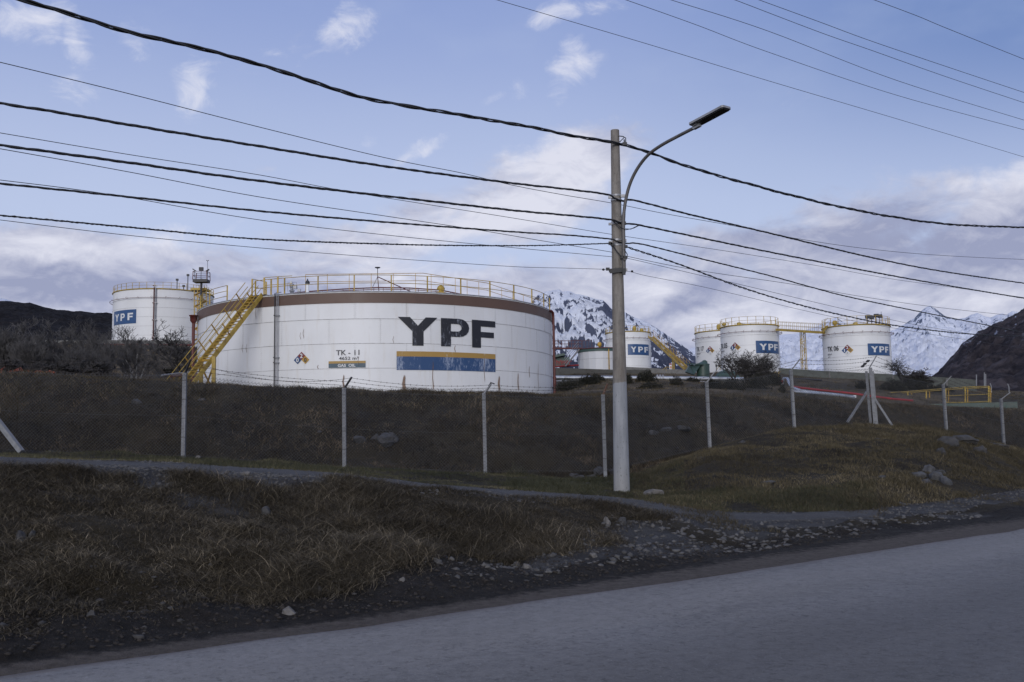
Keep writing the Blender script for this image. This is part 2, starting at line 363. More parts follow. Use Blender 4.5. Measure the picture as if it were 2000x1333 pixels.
LJ = line([(0, V_(694), 100), (200, V_(698), 98), (300, V_(704), 95), (356, 4.6, 95), (600, 4.2, 95), (1040, 4.3, 95), (1090, V_(745), 95), (1177, V_(743), 95), (1300, V_(742), 95), (1545, V_(751), 95), (1700, V_(758), 98), (1843, V_(769), 97), (2000, V_(777), 102)])
LL = line([(0, V_(673), 138), (300, V_(673), 138), (390, V_(674), 138), (500, 9, 138), (1000, 9, 130), (1080, V_(731), 118), (1177, V_(731), 118), (1300, V_(728), 118), (1400, V_(729), 118), (1480, V_(728), 118), (1545, V_(733), 118), (1700, V_(741), 118), (1843, V_(750), 117), (2000, V_(766), 122)])
LM = line([(0, 17.2, 190), (390, 17.0, 190), (700, 12, 190), (1100, 12.5, 190), (1300, 12.0, 190), (1500, 10, 190), (1700, 9, 190), (1843, 8, 190), (2000, 6, 190)])
LNn = line([(0, 40, 420), (390, 34, 420), (700, 10, 420), (1300, 6, 420), (2000, 0, 420)])
LO = line([(0, 60, 1500), (700, 0, 1500), (1300, -10, 1500), (2000, -20, 1500)])
LP = line([(0, 0, 16000), (2000, 0, 16000)])
for q in (LJ, LL, LM, LNn, LO, LP, LI, LG2):   # far lines keep their distance outside the frame
    q[0, 1] = q[1, 1]; q[-1, 1] = q[-2, 1]
LN = [LA, LB, LC, LD, LE, LE2, LF, LF2, LG, LG2, LI, LJ, LL, LM, LNn, LO, LP]
kA, kB, kC, kD, kE, kE2, kF, kF2, kG, kG2, kI, kJ, kL = range(13)

def smooth_interp(s, xs, ys):
    # smoothed piecewise-linear interpolation (small box blur along s)
    return (np.interp(s - .018, xs, ys) + np.interp(s, xs, ys) * 2 + np.interp(s + .018, xs, ys)) / 4
def prof(s):
    D = []; Z = []
    for L in LN:
        D.append(smooth_interp(s, L[:, 0], L[:, 1])); Z.append(smooth_interp(s, L[:, 0], L[:, 2]))
    for i in range(1, len(D)): D[i] = np.maximum(D[i], D[i - 1] + .12)
    return D, Z
def base_HK(s, d):
    D, Z = prof(s); z_ = np.full(np.shape(d), -.03) ; k_ = np.zeros(np.shape(d)) - 1.0
    k_ = np.where(d > D[0], 0.0, k_)
    for i in range(len(D) - 1):
        t = (d - D[i]) / (D[i + 1] - D[i]); ins = (t >= 0) & (t < 1)
        tt = np.clip(t, 0, 1)
        z_ = np.where(ins, Z[i] * (1 - tt) + Z[i + 1] * tt, z_); k_ = np.where(ins, i + tt, k_)
    k_ = np.where(d >= D[-1], len(D) - 1, k_); z_ = np.where(d >= D[-1], Z[-1], z_)
    k_ = np.where(d < D[0], -np.clip(D[0] - d, 0, 50), k_)
    return z_, k_
def HK(x, y):
    """height and band of the ground at world x,y (arrays)"""
    x = np.asarray(x, float); y = np.asarray(y, float); s = np.clip(x / y, -1.15, 1.0)
    z0, k0 = base_HK(s, y)
    dl = np.clip(.012 * y, .1, 3)
    z1, _ = base_HK(s, y - dl); z2, _ = base_HK(s, y + dl)
    z_ = np.where(k0 > 1.2, (z0 * 2 + z1 + z2) / 4, z0)
    a = np.interp(k0, [0, .9, 1.0, 1.8, 2.1, 3.0, 3.2, 4.0, 4.6, 5.2, 6.0, 6.3, 7.0, 7.9, 8.3, 9, 11, 13, 14, 17],
                  [0, .02, .07, .15, .22, .09, .02, .03, .11, .20, .05, .12, .48, .12, .11, .2, .35, .3, 2, 2])
    bank = (k0 > 1) & (k0 < 3.2)
    n_ = fbm(x * .55, y * .55, 3, 3) * 1.0 + fbm(x * 2.1, y * 2.1, 4, 8) * .6
    n_ = np.where(k0 > 9, fbm(x * .11, y * .11, 4, 5) * 1.3, n_)
    return z_ + a * n_, k0
def H(x, y):
    return float(HK(np.array([x]), np.array([y]))[0][0])
def ground(u, d):
    """world point on the ground below pixel column u at distance d (roll ignored at far range)"""
    x_ = W(u, 760, d).x; return Vector((x_, d, H(x_, d)))

# ------------------------------------------------------------------ ground material
M_ground, b, pr = new_mat('ground'); g = b.n('ShaderNodeNewGeometry').outputs['Position']
gravel, grass_, dust, far = b.attr('gravel'), b.attr('grassy'), b.attr('dust'), b.attr('far')
n_a = b.noise(g, 1.3, 8, .68); n_b = b.noise(g, 9, 8, .72); n_c = b.noise(g, 34, 5, .7); vo = b.voro(g, 22); vo2 = b.voro(b.map(g, sc=(1, 1, 1.4)), 9)
soil = b.mix(b.mr(n_b, .35, .7), (.0085, .0072, .006), (.034, .028, .023))
soil = b.mix(b.mr(n_a, .5, .75, 0, .55), soil, (.050, .046, .044))
stone = b.mix(b.mr(n_c, .3, .7), (.035, .037, .042), (.16, .165, .175))
stone = b.mix(b.mr(vo, .0, .35), stone, (.05, .05, .055))
pth = b.mix(b.mr(n_b, .3, .7), (.07, .072, .078), (.125, .128, .136))
gcol = b.mix(b.mr(n_a, .4, .6), stone, pth)
grs = b.mix(b.mr(n_b, .3, .72), (.010, .0085, .006), (.042, .033, .019))
grs = b.mix(b.mr(b.noise(g, .35, 5, .6), .42, .62, 0, .7), grs, (.050, .040, .022))
duc = b.mix(b.mr(n_b, .3, .7), (.085, .073, .064), (.145, .128, .115))
fg = b.mix(b.mr(b.noise(g, .09, 7, .65), .4, .62), (.045, .038, .025), (.135, .105, .065))
fg = b.mix(b.mr(b.noise(g, .5, 6, .7), .45, .7, 0, .7), fg, (.016, .016, .012))
cc = b.mix(grass_, soil, grs)
gm = b.mr(b.m('ADD', gravel, b.m('MULTIPLY', b.m('SUBTRACT', n_a, .5), .9)), .3, .75)
cc = b.mix(gm, cc, b.mix(.35, gcol, (.04, .037, .034)))
dm = b.mr(b.m('ADD', dust, b.m('MULTIPLY', b.m('SUBTRACT', n_b, .5), .7)), .3, .7)
cc = b.mix(dm, cc, duc); cc = b.mix(far, cc, fg)
b.put(pr.inputs['Base Color'], cc); pr.inputs['Roughness'].default_value = .92; pr.inputs['Specular IOR Level'].default_value = .25
bump(b, pr, b.m('ADD', b.m('MULTIPLY', n_b, 1.0), b.m('MULTIPLY', n_c, .5)), 1.0, .12)

# ground mesh, finer near the camera
ss = np.concatenate([np.arange(-1.15, -.56, .02), np.arange(-.56, .56, .0028), np.arange(.56, 1.0, .02)])
ds = [2.0]
while ds[-1] < 16000:
    d0 = ds[-1]; ds.append(d0 * (1.0075 if 6.5 < d0 < 60 else 1.014 if d0 < 200 else 1.06))
ds = np.array(ds)
S, Dd = np.meshgrid(ss, ds); X_ = S * Dd; Y_ = Dd
Zt, Kt = HK(X_.ravel(), Y_.ravel())
Zt = np.where(Kt < 0, -.03 + 0 * Zt, Zt)
s_px = S.ravel() * F + CX
def band(k, a, b_, w=.15): return np.clip((k - a) / w + .5, 0, 1) * np.clip((b_ - k) / w + .5, 0, 1)
rocky = np.clip((s_px - 780) / 350, 0, 1) * np.clip((1900 - s_px) / 500, 0, 1)
gr_left = np.clip((620 - s_px) / 120, 0, 1)
xx, yy = X_.ravel(), Y_.ravel(); nz = fbm(xx * .5, yy * .5, 4, 11)
upk = 2.05 + np.clip((s_px - 1120) / 100, 0, 1) * .95
gravel_a = np.maximum(band(Kt, 2.95, 3.9, .12), rocky * np.clip((Kt - 1.25) / .3, 0, 1) * np.clip((upk - Kt) / .2 + .5, 0, 1) * np.clip(.55 + nz * 1.1, 0, 1))
gravel_a = np.maximum(gravel_a, gr_left * band(Kt, 2.62, 3.2, .14) * .95)
gravel_a = np.maximum(gravel_a, band(Kt, 1.3, 2.7, .5) * np.clip(nz * 1.5 - .12, 0, .62))
grass_a = np.maximum(band(Kt, 2.0, 3.05, .25), band(Kt, 3.9, 10.3, .15))
dust_a = np.clip(1.15 - Kt * 1.05, 0, 1) * (Kt > -5) * np.clip((Kt + .8) / .8, 0, 1)
far_a = np.clip((Kt - 8.2) / .8, 0, 1)
np_mesh('ground', np.stack([xx, yy, Zt], 1), grid_quads(len(ds), len(ss)), mat=M_ground, smooth=True,
        attrs=dict(gravel=gravel_a, grassy=grass_a, dust=dust_a, far=far_a), kind='structure')
mb = MB(); mb.add([(-400, -400, -.06), (400, -400, -.06), (400, 2.2, -.06), (-400, 2.2, -.06)], [(0, 1, 2, 3)])
M_verge = simple('roadside_soil', (.04, .036, .032), .95, var=.4, scale=2, bmp=.4)
obj('ground_behind', mb, M_verge, kind='structure')

# ------------------------------------------------------------------ road
M_road, b, pr = new_mat('asphalt'); g = b.n('ShaderNodeNewGeometry').outputs['Position']; edge = b.attr('edge')
rot = b.map(g, rot=(0, 0, -math.atan2(.656, .755))); str_ = b.map(rot, sc=(.12, 1, 1))
f1 = b.noise(g, 18, 5, .7); f2n = b.noise(g, 85, 3, .6); w1 = b.noise(str_, 1.1, 5, .6); w2 = b.noise(str_, 3.6, 6, .65); big = b.noise(g, .35, 4, .55)
pit = b.mr(b.noise(b.map(g, sc=(1, 1, 1)), 17, 4, .7), .57, .63); pitm = b.m('MULTIPLY', pit, b.mr(b.noise(str_, 2.2, 5, .6), .38, .62, .35, 1))
cc = b.mix(b.mr(w1, .35, .65), (.128, .122, .113), (.188, .180, .168))
cc = b.mix(b.m('MULTIPLY', b.mr(w2, .5, .72), .35), cc, (.10, .10, .102))
cc = b.mix(b.mr(f1, .35, .65, 0, .38), cc, (.09, .092, .098)); cc = b.mix(b.mr(f2n, .5, .75, 0, .35), cc, (.26, .265, .28))
cc = b.mix(b.m('MULTIPLY', pitm, .8), cc, (.035, .034, .034))
vp = b.n('ShaderNodeTexVoronoi'); b.put(vp.inputs['Vector'], b.map(rot, sc=(1, .55, 1))); vp.inputs['Scale'].default_value = 13; vsel = b.sep(vp.outputs['Color'])[0]
hole = b.m('MULTIPLY', b.mr(vp.outputs['Distance'], .16, .30, 1, 0), b.mr(vsel, .45, .55)); hole = b.m('MULTIPLY', hole, b.mr(b.noise(str_, 1.6, 5, .65), .36, .60, .25, 1))
cc = b.mix(b.m('MULTIPLY', hole, .45), cc, (.04, .04, .04))
cc = b.mix(b.mr(b.noise(g, 7, 6, .75), .42, .62, 0, .28), cc, (.28, .27, .255))
cc = b.mix(b.mr(big, .35, .65, 0, .25), cc, (.20, .205, .215))
stain = b.mr(b.noise(b.map(rot, sc=(.25, 2.2, 1)), .9, 7, .72), .60, .68); cc = b.mix(b.m('MULTIPLY', stain, .32), cc, (.065, .06, .056))
far_edge = b.mr(b.m('ADD', edge, b.m('MULTIPLY', b.m('SUBTRACT', w1, .5), 1.6)), 1.6, 3.2, 0, 1); cc = b.mix(b.m('MULTIPLY', far_edge, .62), cc, (.078, .075, .073))
wn_ = b.n('ShaderNodeTexNoise'); b.put(wn_.inputs['Vector'], g); wn_.inputs['Scale'].default_value = 2.5; wn_.inputs['Detail'].default_value = 4; wb = wn_.outputs['Color']
trk = b.m('MULTIPLY', b.mr(edge, .15, .6), b.mr(edge, 2.0, 1.2)); cc = b.mix(b.m('MULTIPLY', trk, .30), cc, (.24, .23, .215))
crk = b.mr(b.voro(b.vm('ADD', b.map(rot, sc=(.45, 1.1, 1)), b.vm('SCALE', wb, None)), .9, 'DISTANCE_TO_EDGE'), .0, .010, 1, 0); crk = b.m('MULTIPLY', crk, b.mr(b.noise(g, .6, 3), .52, .6)); cc = b.mix(b.m('MULTIPLY', crk, .35), cc, (.04, .04, .042))
grit = b.mr(b.noise(g, 60, 2, .5), .66, .70); cc = b.mix(b.m('MULTIPLY', grit, .5), cc, (.36, .36, .37))
dmk = b.mr(b.m('ADD', edge, b.m('MULTIPLY', b.m('SUBTRACT', b.noise(str_, 3, 6, .6), .5), .5)), .0, .26, 1, 0)
cc = b.mix(b.m('MULTIPLY', dmk, .95), cc, (.125, .11, .098))
b.put(pr.inputs['Base Color'], cc); b.put(pr.inputs['Roughness'], b.mr(f1, .3, .7, .62, .8)); pr.inputs['Specular IOR Level'].default_value = .35
bump(b, pr, b.m('SUBTRACT', b.m('ADD', f1, b.m('MULTIPLY', f2n, .5)), b.m('MULTIPLY', pit, .8)), .6, .014)
es = np.linspace(-.95, .9, 300); eD = smooth_interp(es, LA[:, 0], LA[:, 1]); ex = es * eD; ey = eD
ex = ex; ey = ey + fbm(ex * .8, ey * .3, 3, 2) * .10
nrm = np.array([.656, -.755]); offs = np.concatenate([[-.0], np.linspace(.05, 1, 12), np.linspace(1.3, 11.5, 30)])
Vr = []; Ed = []
for o_ in offs:
    Vr.append(np.stack([ex + nrm[0] * o_, ey + nrm[1] * o_, np.full_like(ex, .012 + .02 * min(o_, 1)) - (.0 if o_ else .03)], 1)); Ed.append(np.full(len(ex), o_))
np_mesh('road', np.concatenate(Vr), grid_quads(len(offs), len(ex))[:, ::-1], mat=M_road, smooth=True, attrs=dict(edge=np.concatenate(Ed)), kind='structure')

# footpath along the top of the bank
M_path, b, pr = new_mat('gravel_path'); g = b.n('ShaderNodeNewGeometry').outputs['Position']
nb_, nc_ = b.noise(g, 3, 7, .65), b.noise(g, 40, 5, .7); vo = b.voro(g, 30)
cc = b.mix(b.mr(nb_, .3, .7), (.040, .039, .039), (.086, .085, .086)); cc = b.mix(b.mr(nc_, .5, .75, 0, .6), cc, (.19, .195, .205)); cc = b.mix(b.mr(vo, .25, .5, 0, .6), cc, (.03, .03, .032))
b.put(pr.inputs['Base Color'], cc); pr.inputs['Roughness'].default_value = .9; bump(b, pr, b.m('ADD', nc_, vo), .8, .03)
es = np.linspace(-.75, .36, 420); D_, Z_ = prof(es)
Vr = []
for t in np.linspace(0, 1, 14):
    lo = 3.18 + .22 * fbm(es * 30, es * 0, 4, 5); hi = 3.82 + .18 * fbm(es * 26, es * 0, 4, 6)
    kk = lo * (1 - t) + hi * t - 3; dd = D_[kD] * (1 - kk) + D_[kE] * kk; px_ = es * dd
    z_, _ = HK(px_, dd); Vr.append(np.stack([px_, dd, z_ + (.02 if 0 < t < 1 else -.02)], 1))
np_mesh('footpath', np.concatenate(Vr), grid_quads(14, len(es)), mat=M_path, smooth=True, kind='structure')

# ------------------------------------------------------------------ mountains
def mountain(name, ridge, Dr, Df, Zb, mat, seed, amp=.10, rough=1.0, nc=360, nr=110, power=1.1, back=.35, jag=2.0, oct=7, sl=0.0, **kw):
    u0, u1 = ridge[0][0], ridge[-1][0]
    us = np.linspace(u0, u1, nc); vsx = np.interp(us, [r[0] for r in ridge], [r[1] for r in ridge])
    vsx = vsx + jag * (fbm(us * .05, us * 0, 5, seed, .6))
    pts = []; relief = []
    Zr = np.array([W(u, v, Dr).z for u, v in zip(us, vsx)]); sx = np.array([W(u, v, Dr).x / Dr for u, v in zip(us, vsx)])
    ts = np.concatenate([np.linspace(0, 1, nr), 1 + np.linspace(.03, back, 12)])
    hgt = max(Zr) - Zb; V = np.zeros((len(ts), nc, 3))
    for j, t in enumerate(ts):
        d = Df + (Dr - Df) * t; tt = min(t, 2 - t); base = Zb + (Zr - Zb) * tt ** power
        for i in range(nc):
            x_ = sx[i] * d; q = Vector(((x_ + sl * base[i]) / hgt * 2.2 * rough, d / hgt * 2.2 * rough, seed * 3.1))
            n_ = mnoise.ridged_multi_fractal(q, 1.0, 2.1, oct, 1.0, 2.0) - 1.1
            w_ = math.sin(math.pi * min(tt, 1)) ** .7 if tt < 1 else 0
            w_ *= .35 + .65 * min(1, (base[i] - Zb) / hgt * 1.5)
            V[j, i] = (x_, d, base[i] + n_ * amp * hgt * w_)
    return np_mesh(name, V.reshape(-1, 3), grid_quads(len(ts), nc), mat=mat, smooth=True, kind='structure', **kw)
def snow_mat(name, rockc, snowc, lo, hi, forest=None, alt=None, fz=(0, 1), sc=.004, strk=(1, 1, 1), srot=0, wn=1.0, ws=1.0):
    m_, b, pr = new_mat(name); ge = b.n('ShaderNodeNewGeometry'); g = ge.outputs['Position']; nx, ny, nz_ = b.sep(ge.outputs['Normal']); pz = b.sep(g)[2]; px_ = b.sep(g)[0]
    st = b.map(g, rot=(0, srot, 0), sc=strk)
    n1_ = b.noise(st, sc, 10, .72, .3); n2_ = b.noise(b.map(g, rot=(0, srot, 0), sc=(1.3, 1, .7)), sc * 4.5, 9, .8)
    v_ = b.m('ADD', b.m('MULTIPLY', b.m('SUBTRACT', n1_, .5), 1.5 * wn), b.m('MULTIPLY', b.m('SUBTRACT', n2_, .5), 1.9 * wn))
    v_ = b.m('ADD', v_, b.m('MULTIPLY', b.m('SUBTRACT', .75, nz_), 2.2 * ws))
    v_ = b.m('ADD', v_, b.mr(pz, fz[0], fz[1], .75 if forest else 0, 0.0, 'LINEAR'))
    if alt: v_ = b.m('ADD', v_, b.mr(pz, *alt))
    if forest: v_ = b.m('ADD', v_, b.m('ADD', b.mr(pz, 640, 860, 0, .42), b.mr(px_, 180, 980, -.26, .26)))
    rm = b.mr(v_, lo, hi)
    rk = b.mix(n2_, tuple(k * .6 for k in rockc), tuple(k * 1.5 for k in rockc))
    if forest: rk = b.mix(b.mr(pz, fz[0], fz[1]), forest, rk)
    sn = b.mix(b.mr(n1_, .3, .7, 0, .5), snowc, tuple(k * .78 for k in snowc))
    b.put(pr.inputs['Base Color'], b.mix(rm, sn, rk)); pr.inputs['Roughness'].default_value = .9; pr.inputs['Specular IOR Level'].default_value = .1
    bump(b, pr, b.m('ADD', n1_, n2_), .8, .08 / sc)
    return m_, b
M_mt1, _ = snow_mat('snowy_rock_face', (.085, .10, .15), (.80, .85, .95), .16, .27, forest=(.034, .040, .066), fz=(200, 520), sc=.0035, strk=(1.0, 1, .42), srot=rad(38), wn=1.0)
M_mt2, _ = snow_mat('snowfield_rock', (.13, .16, .22), (.80, .85, .96), .14, .26, sc=.0030, alt=(450, 1150, -.34, .16), strk=(1.5, 1, .42), srot=rad(35), wn=1.15, ws=.62)
M_hill, b, pr = new_mat('bare_forest_hill'); g = b.n('ShaderNodeNewGeometry').outputs['Position']
q1 = b.noise(g, .30, 6, .75); q2 = b.noise(g, .02, 5, .6); q3 = b.voro(b.map(g, sc=(1, 1, .6)), .22)
cc = b.mix(b.mr(q1, .35, .7), (.0085, .0085, .011), (.040, .037, .040)); cc = b.mix(b.mr(q2, .45, .65, 0, .5), cc, (.030, .026, .026)); cc = b.mix(b.mr(q3, .1, .6, 0, .4), cc, (.010, .010, .012))
b.put(pr.inputs['Base Color'], cc); pr.inputs['Roughness'].default_value = .95; pr.inputs['Specular IOR Level'].default_value = .1; bump(b, pr, b.m('ADD', q1, q3), 1, 3)
M_hill2, b, pr = new_mat('dark_scree_hill'); g = b.n('ShaderNodeNewGeometry').outputs['Position']; pz = b.sep(g)[2]
q1 = b.noise(g, .05, 9, .78); q2 = b.noise(b.map(g, rot=(0, rad(-40), 0), sc=(1, 1, .35)), .012, 8, .7); q3 = b.noise(g, .02, 8, .75)
cc = b.mix(b.mr(q1, .35, .7), (.018, .017, .022), (.066, .056, .060)); cc = b.mix(b.mr(q2, .48, .66, 0, .7), cc, (.105, .092, .10))
cc = b.mix(b.m('MULTIPLY', b.mr(q3, .57, .63), b.mr(pz, 130, 300)), cc, (.48, .54, .70))
b.put(pr.inputs['Base Color'], cc); pr.inputs['Roughness'].default_value = .95; pr.inputs['Specular IOR Level'].default_value = .1; bump(b, pr, b.m('ADD', q1, q2), .8, 8)

mountain('mountain', [(640, 760), (800, 700), (920, 640), (1000, 606), (1040, 588), (1052, 576), (1070, 570), (1082, 568), (1092, 565), (1100, 570), (1112, 568), (1124, 573), (1150, 580), (1178, 587), (1188, 596), (1200, 608), (1222, 612), (1245, 622), (1268, 632), (1290, 646), (1306, 656), (1322, 668), (1340, 681), (1358, 692), (1385, 708), (1430, 735), (1490, 765)],
         6000, 2600, -10, M_mt1, 4, amp=.12, rough=2.6, nc=620, nr=200, power=1.15, jag=3.0, sl=.6)
mountain('mountain', [(1300, 700), (1400, 664), (1460, 652), (1525, 655), (1560, 651), (1598, 637), (1625, 624), (1634, 620), (1645, 628), (1680, 646), (1730, 650), (1752, 642), (1770, 631), (1786, 622), (1796, 611), (1808, 601), (1817, 597), (1826, 603), (1838, 612), (1850, 619), (1868, 623), (1885, 621), (1898, 613), (1910, 611), (1922, 618), (1934, 620), (1946, 615), (1958, 613), (1966, 616), (1978, 608), (1990, 611), (2060, 640), (2200, 690)],
         9500, 4200, -10, M_mt2, 9, amp=.085, rough=2.6, nc=560, nr=150, power=1.1, jag=2.2, sl=.5)
mountain('mountain', [(-500, 560), (-200, 566), (0, 583), (14, 585), (30, 591), (80, 610), (200, 660)], 7000, 4000, 0, M_mt2, 12, amp=.03, nc=80, nr=30)
mountain('hill', [(1700, 800), (1790, 757), (1820, 737), (1838, 722), (1856, 702), (1868, 688), (1878, 675), (1892, 663), (1905, 654), (1921, 645), (1937, 637), (1950, 631), (1960, 627), (1972, 619), (1984, 612), (2000, 602), (2100, 545), (2300, 440), (2600, 380)],
         2600, 800, -20, M_hill2, 21, amp=.11, rough=2.0, nc=300, nr=130, power=1.0, jag=4)
hill = mountain('hill', [(-600, 560), (-200, 575), (0, 588), (30, 590), (60, 593), (85, 600), (115, 606), (150, 608), (180, 611), (215, 611), (300, 612), (400, 618), (520, 650), (700, 720), (900, 790)],
         950, 330, 20, M_hill, 31, amp=.05, rough=1.2, nc=400, nr=120, power=.9, jag=3)
# ------------------------------------------------------------------ tanks
class Cyl:
    def __init__(s, uL, uR, v, Dc):
        a, c_ = W(uL, v, 1.0), W(uR, v, 1.0); aL = math.atan2(a.x, 1); aR = math.atan2(c_.x, 1)
        am = (aL + aR) / 2; s.R = Dc * math.sin((aR - aL) / 2); s.c = Vector((Dc * math.sin(am), Dc * math.cos(am), 0)); s.am = am
        s.near = s.c.y - s.R * math.cos(am); s.um = (uL + uR) / 2
    def ztop(s, v): return ZV(s.um, v, s.near)
    def hit(s, u, v):
        d = W(u, v, 1.0); dx, dy = d.x, 1.0; A = dx * dx + 1; Bq = -2 * (dx * s.c.x + s.c.y); C_ = s.c.x ** 2 + s.c.y ** 2 - s.R ** 2
        t = (-Bq - math.sqrt(max(0, Bq * Bq - 4 * A * C_))) / (2 * A); x_, y_ = t * dx, t
        return math.atan2(x_ - s.c.x, s.c.y - y_), ZV(u, v, t)
    def P(s, th, z, r=0.0): return Vector((s.c.x + (s.R + r) * math.sin(th), s.c.y - (s.R + r) * math.cos(th), z))
    def ring(s, mb, z, r, rt, th0=-math.pi, th1=math.pi, n=96, k=5, mi=0):
        mb.tube([s.P(th0 + (th1 - th0) * i / n, z, r) for i in range(n + 1)], rt, k, mi, cap=False)
def shell(c, z0, z1, courses, n=128, th_seams=True, seam_r=.018, dr=.006):
    mb = MB(); o = c.c; ch = (z1 - z0) / courses
    for i in range(courses):
        r = c.R - dr * i; mb.lathe(o, [(r, z0 + i * ch), (r, z0 + (i + 1) * ch)], n, 0)
        mb.lathe(o, [(r, z0 + (i + 1) * ch), (r - dr, z0 + (i + 1) * ch)], n, 1, False)
        if i: c.ring(mb, z0 + i * ch, .0, seam_r, n=128, k=4, mi=1)
        if th_seams:
            off = .11 * (i % 2)
            for q in range(16):
                th = -math.pi / 2 + .05 + q * .21 + off
                if th < math.pi / 2: mb.tube([c.P(th, z0 + i * ch + .02, -.004 - dr * i), c.P(th, z0 + (i + 1) * ch - .02, -.004 - dr * i)], seam_r * .75, 4, 1)
    return mb
def roof(c, z, rise, n=96):
    mb = MB(); R = c.R
    prof_ = [(R + .03, z - .05), (R + .03, z + .02), (R, z + .03)] + [(R * (1 - t), z + .03 + rise * (1 - (1 - t) ** 2)) for t in (.1, .25, .5, .75, .999)]
    return mb.lathe(c.c, prof_, n)
def clip_x(poly, lo, hi):
    for sgn, lim in ((1, lo), (-1, -hi)):
        outp = []
        for i in range(len(poly)):
            p, q = poly[i], poly[(i + 1) % len(poly)]; a, b_ = sgn * p[0] - lim, sgn * q[0] - lim
            if a >= -1e-9: outp.append(p)
            if (a > 1e-9 and b_ < -1e-9) or (a < -1e-9 and b_ > 1e-9):
                t = a / (a - b_); outp.append((p[0] + (q[0] - p[0]) * t, p[1] + (q[1] - p[1]) * t))
        poly = outp
        if len(poly) < 3: return []
    return poly
def on_cyl(mb, c, polys, e=.02, step=.06):
    """polys: lists of (theta, z); laid on the tank's curved wall"""
    for poly in polys:
        a, b_ = min(p[0] for p in poly), max(p[0] for p in poly); n = max(1, int(math.ceil((b_ - a) / step)))
        for i in range(n):
            q = clip_x(poly, a + (b_ - a) * i / n, a + (b_ - a) * (i + 1) / n) if n > 1 else poly
            if len(q) >= 3: mb.add([c.P(t, z_, e) for t, z_ in q], [tuple(range(len(q)))])
    return mb
def box_map(polys, th0, z0, th1, z1): return [[(th0 + (th1 - th0) * x_, z0 + (z1 - z0) * y_) for x_, y_ in p] for p in polys]
GY = [[(0, 1), (.30, 1), (.5, .70), (.36, .50)], [(1, 1), (.64, .50), (.5, .70), (.70, 1)], [(.36, .5), (.5, .70), (.64, .5)], [(.36, 0), (.64, 0), (.64, .5), (.36, .5)]]
def _P():
    o_ = [[(0, 0), (.34, 0), (.34, 1), (0, 1)]]; A = [(.34, 1)]; I = [(.34, .81)]
    for k in range(9):
        q = math.pi / 2 - math.pi * k / 8; A.append((.64 + .36 * math.cos(q), .675 + .325 * math.sin(q))); I.append((.58 + .14 * math.cos(q), .675 + .135 * math.sin(q)))
    A.append((.34, .35)); I.append((.34, .54))
    return o_ + [[A[i], A[i + 1], I[i + 1], I[i]] for i in range(len(A) - 1)]
GP = _P(); GF = [[(0, 0), (.36, 0), (.36, 1), (0, 1)], [(.36, .78), (1, .78), (1, 1), (.36, 1)], [(.36, .38), (.93, .38), (.93, .58), (.36, .58)]]
def font_polys(text, bold=0.0):
    cu = bpy.data.curves.new('t', 'FONT'); cu.body = text; cu.size = 1; cu.offset = bold; cu.resolution_u = 3
    o = bpy.data.objects.new('t', cu); COL.objects.link(o); dg = bpy.context.evaluated_depsgraph_get(); me = o.evaluated_get(dg).to_mesh()
    vs_ = [(v.co.x, v.co.y) for v in me.vertices]; ps = [[vs_[i] for i in p.vertices] for p in me.polygons]
    o.evaluated_get(dg).to_mesh_clear(); bpy.data.objects.remove(o); bpy.data.curves.remove(cu)
    x0, x1 = min(v[0] for v in vs_), max(v[0] for v in vs_); y0, y1 = min(v[1] for v in vs_), max(v[1] for v in vs_)
    return [[((x_ - x0) / (x1 - x0), (y_ - y0) / (y1 - y0)) for x_, y_ in p] for p in ps]
def text_on(c, name, text, u0, u1, v0, v1, mat, parent, e=.03, bold=.02):
    um, vm_ = (u0 + u1) / 2, (v0 + v1) / 2; t0 = c.hit(u0, vm_)[0]; t1 = c.hit(u1, vm_)[0]; zt = c.hit(um, v0)[1]; zb = c.hit(um, v1)[1]
    ps = box_map(font_polys(text, bold), t0, zb, t1, zt)
    if v1 - v0 < 5: return obj(name, on_cyl(MB(), c, ps, e), mat, parent)
    comps = []                                   # one part per character
    for p in ps:
        ks = {(round(a, 6), round(b_, 6)) for a, b_ in p}; hit = [k for k in comps if k[0] & ks]; new = (set(ks), [p])
        for k in hit: new[0].update(k[0]); new[1].extend(k[1]); comps.remove(k)
        comps.append(new)
    for k in comps: o = obj('letter', on_cyl(MB(), c, k[1], e), mat, parent)
    return o
def rect_on(c, name, u0, u1, v0, v1, mat, parent, e=.015, uref=None):
    um, vm_ = uref or (u0 + u1) / 2, (v0 + v1) / 2; t0 = c.hit(u0, vm_)[0]; t1 = c.hit(u1, vm_)[0]; zt = c.hit(um, v0)[1]; zb = c.hit(um, v1)[1]
    return obj(name, on_cyl(MB(), c, [[(t0, zb), (t1, zb), (t1, zt), (t0, zt)]], e), mat, parent), (t0, t1, zb, zt)
def logo(c, u0, u1, v0, v1, parent, px, hz_=(.25, .76), uref=None):
    p, (t0, t1, zb, zt) = rect_on(c, 'logo_panel', u0, u1, v0, v1, M_signblue, parent, .02, uref)
    zz0, zz1 = zb + (zt - zb) * hz_[0], zb + (zt - zb) * hz_[1]; L = MB()
    for G, x0, x1 in zip((GY, GP, GF), px[::2], px[1::2]):
        on_cyl(L, c, box_map(G, c.hit(x0, (v0 + v1) / 2)[0], zz0, c.hit(x1, (v0 + v1) / 2)[0], zz1), .03)
    obj('logo_letter', L, M_white_text, p)
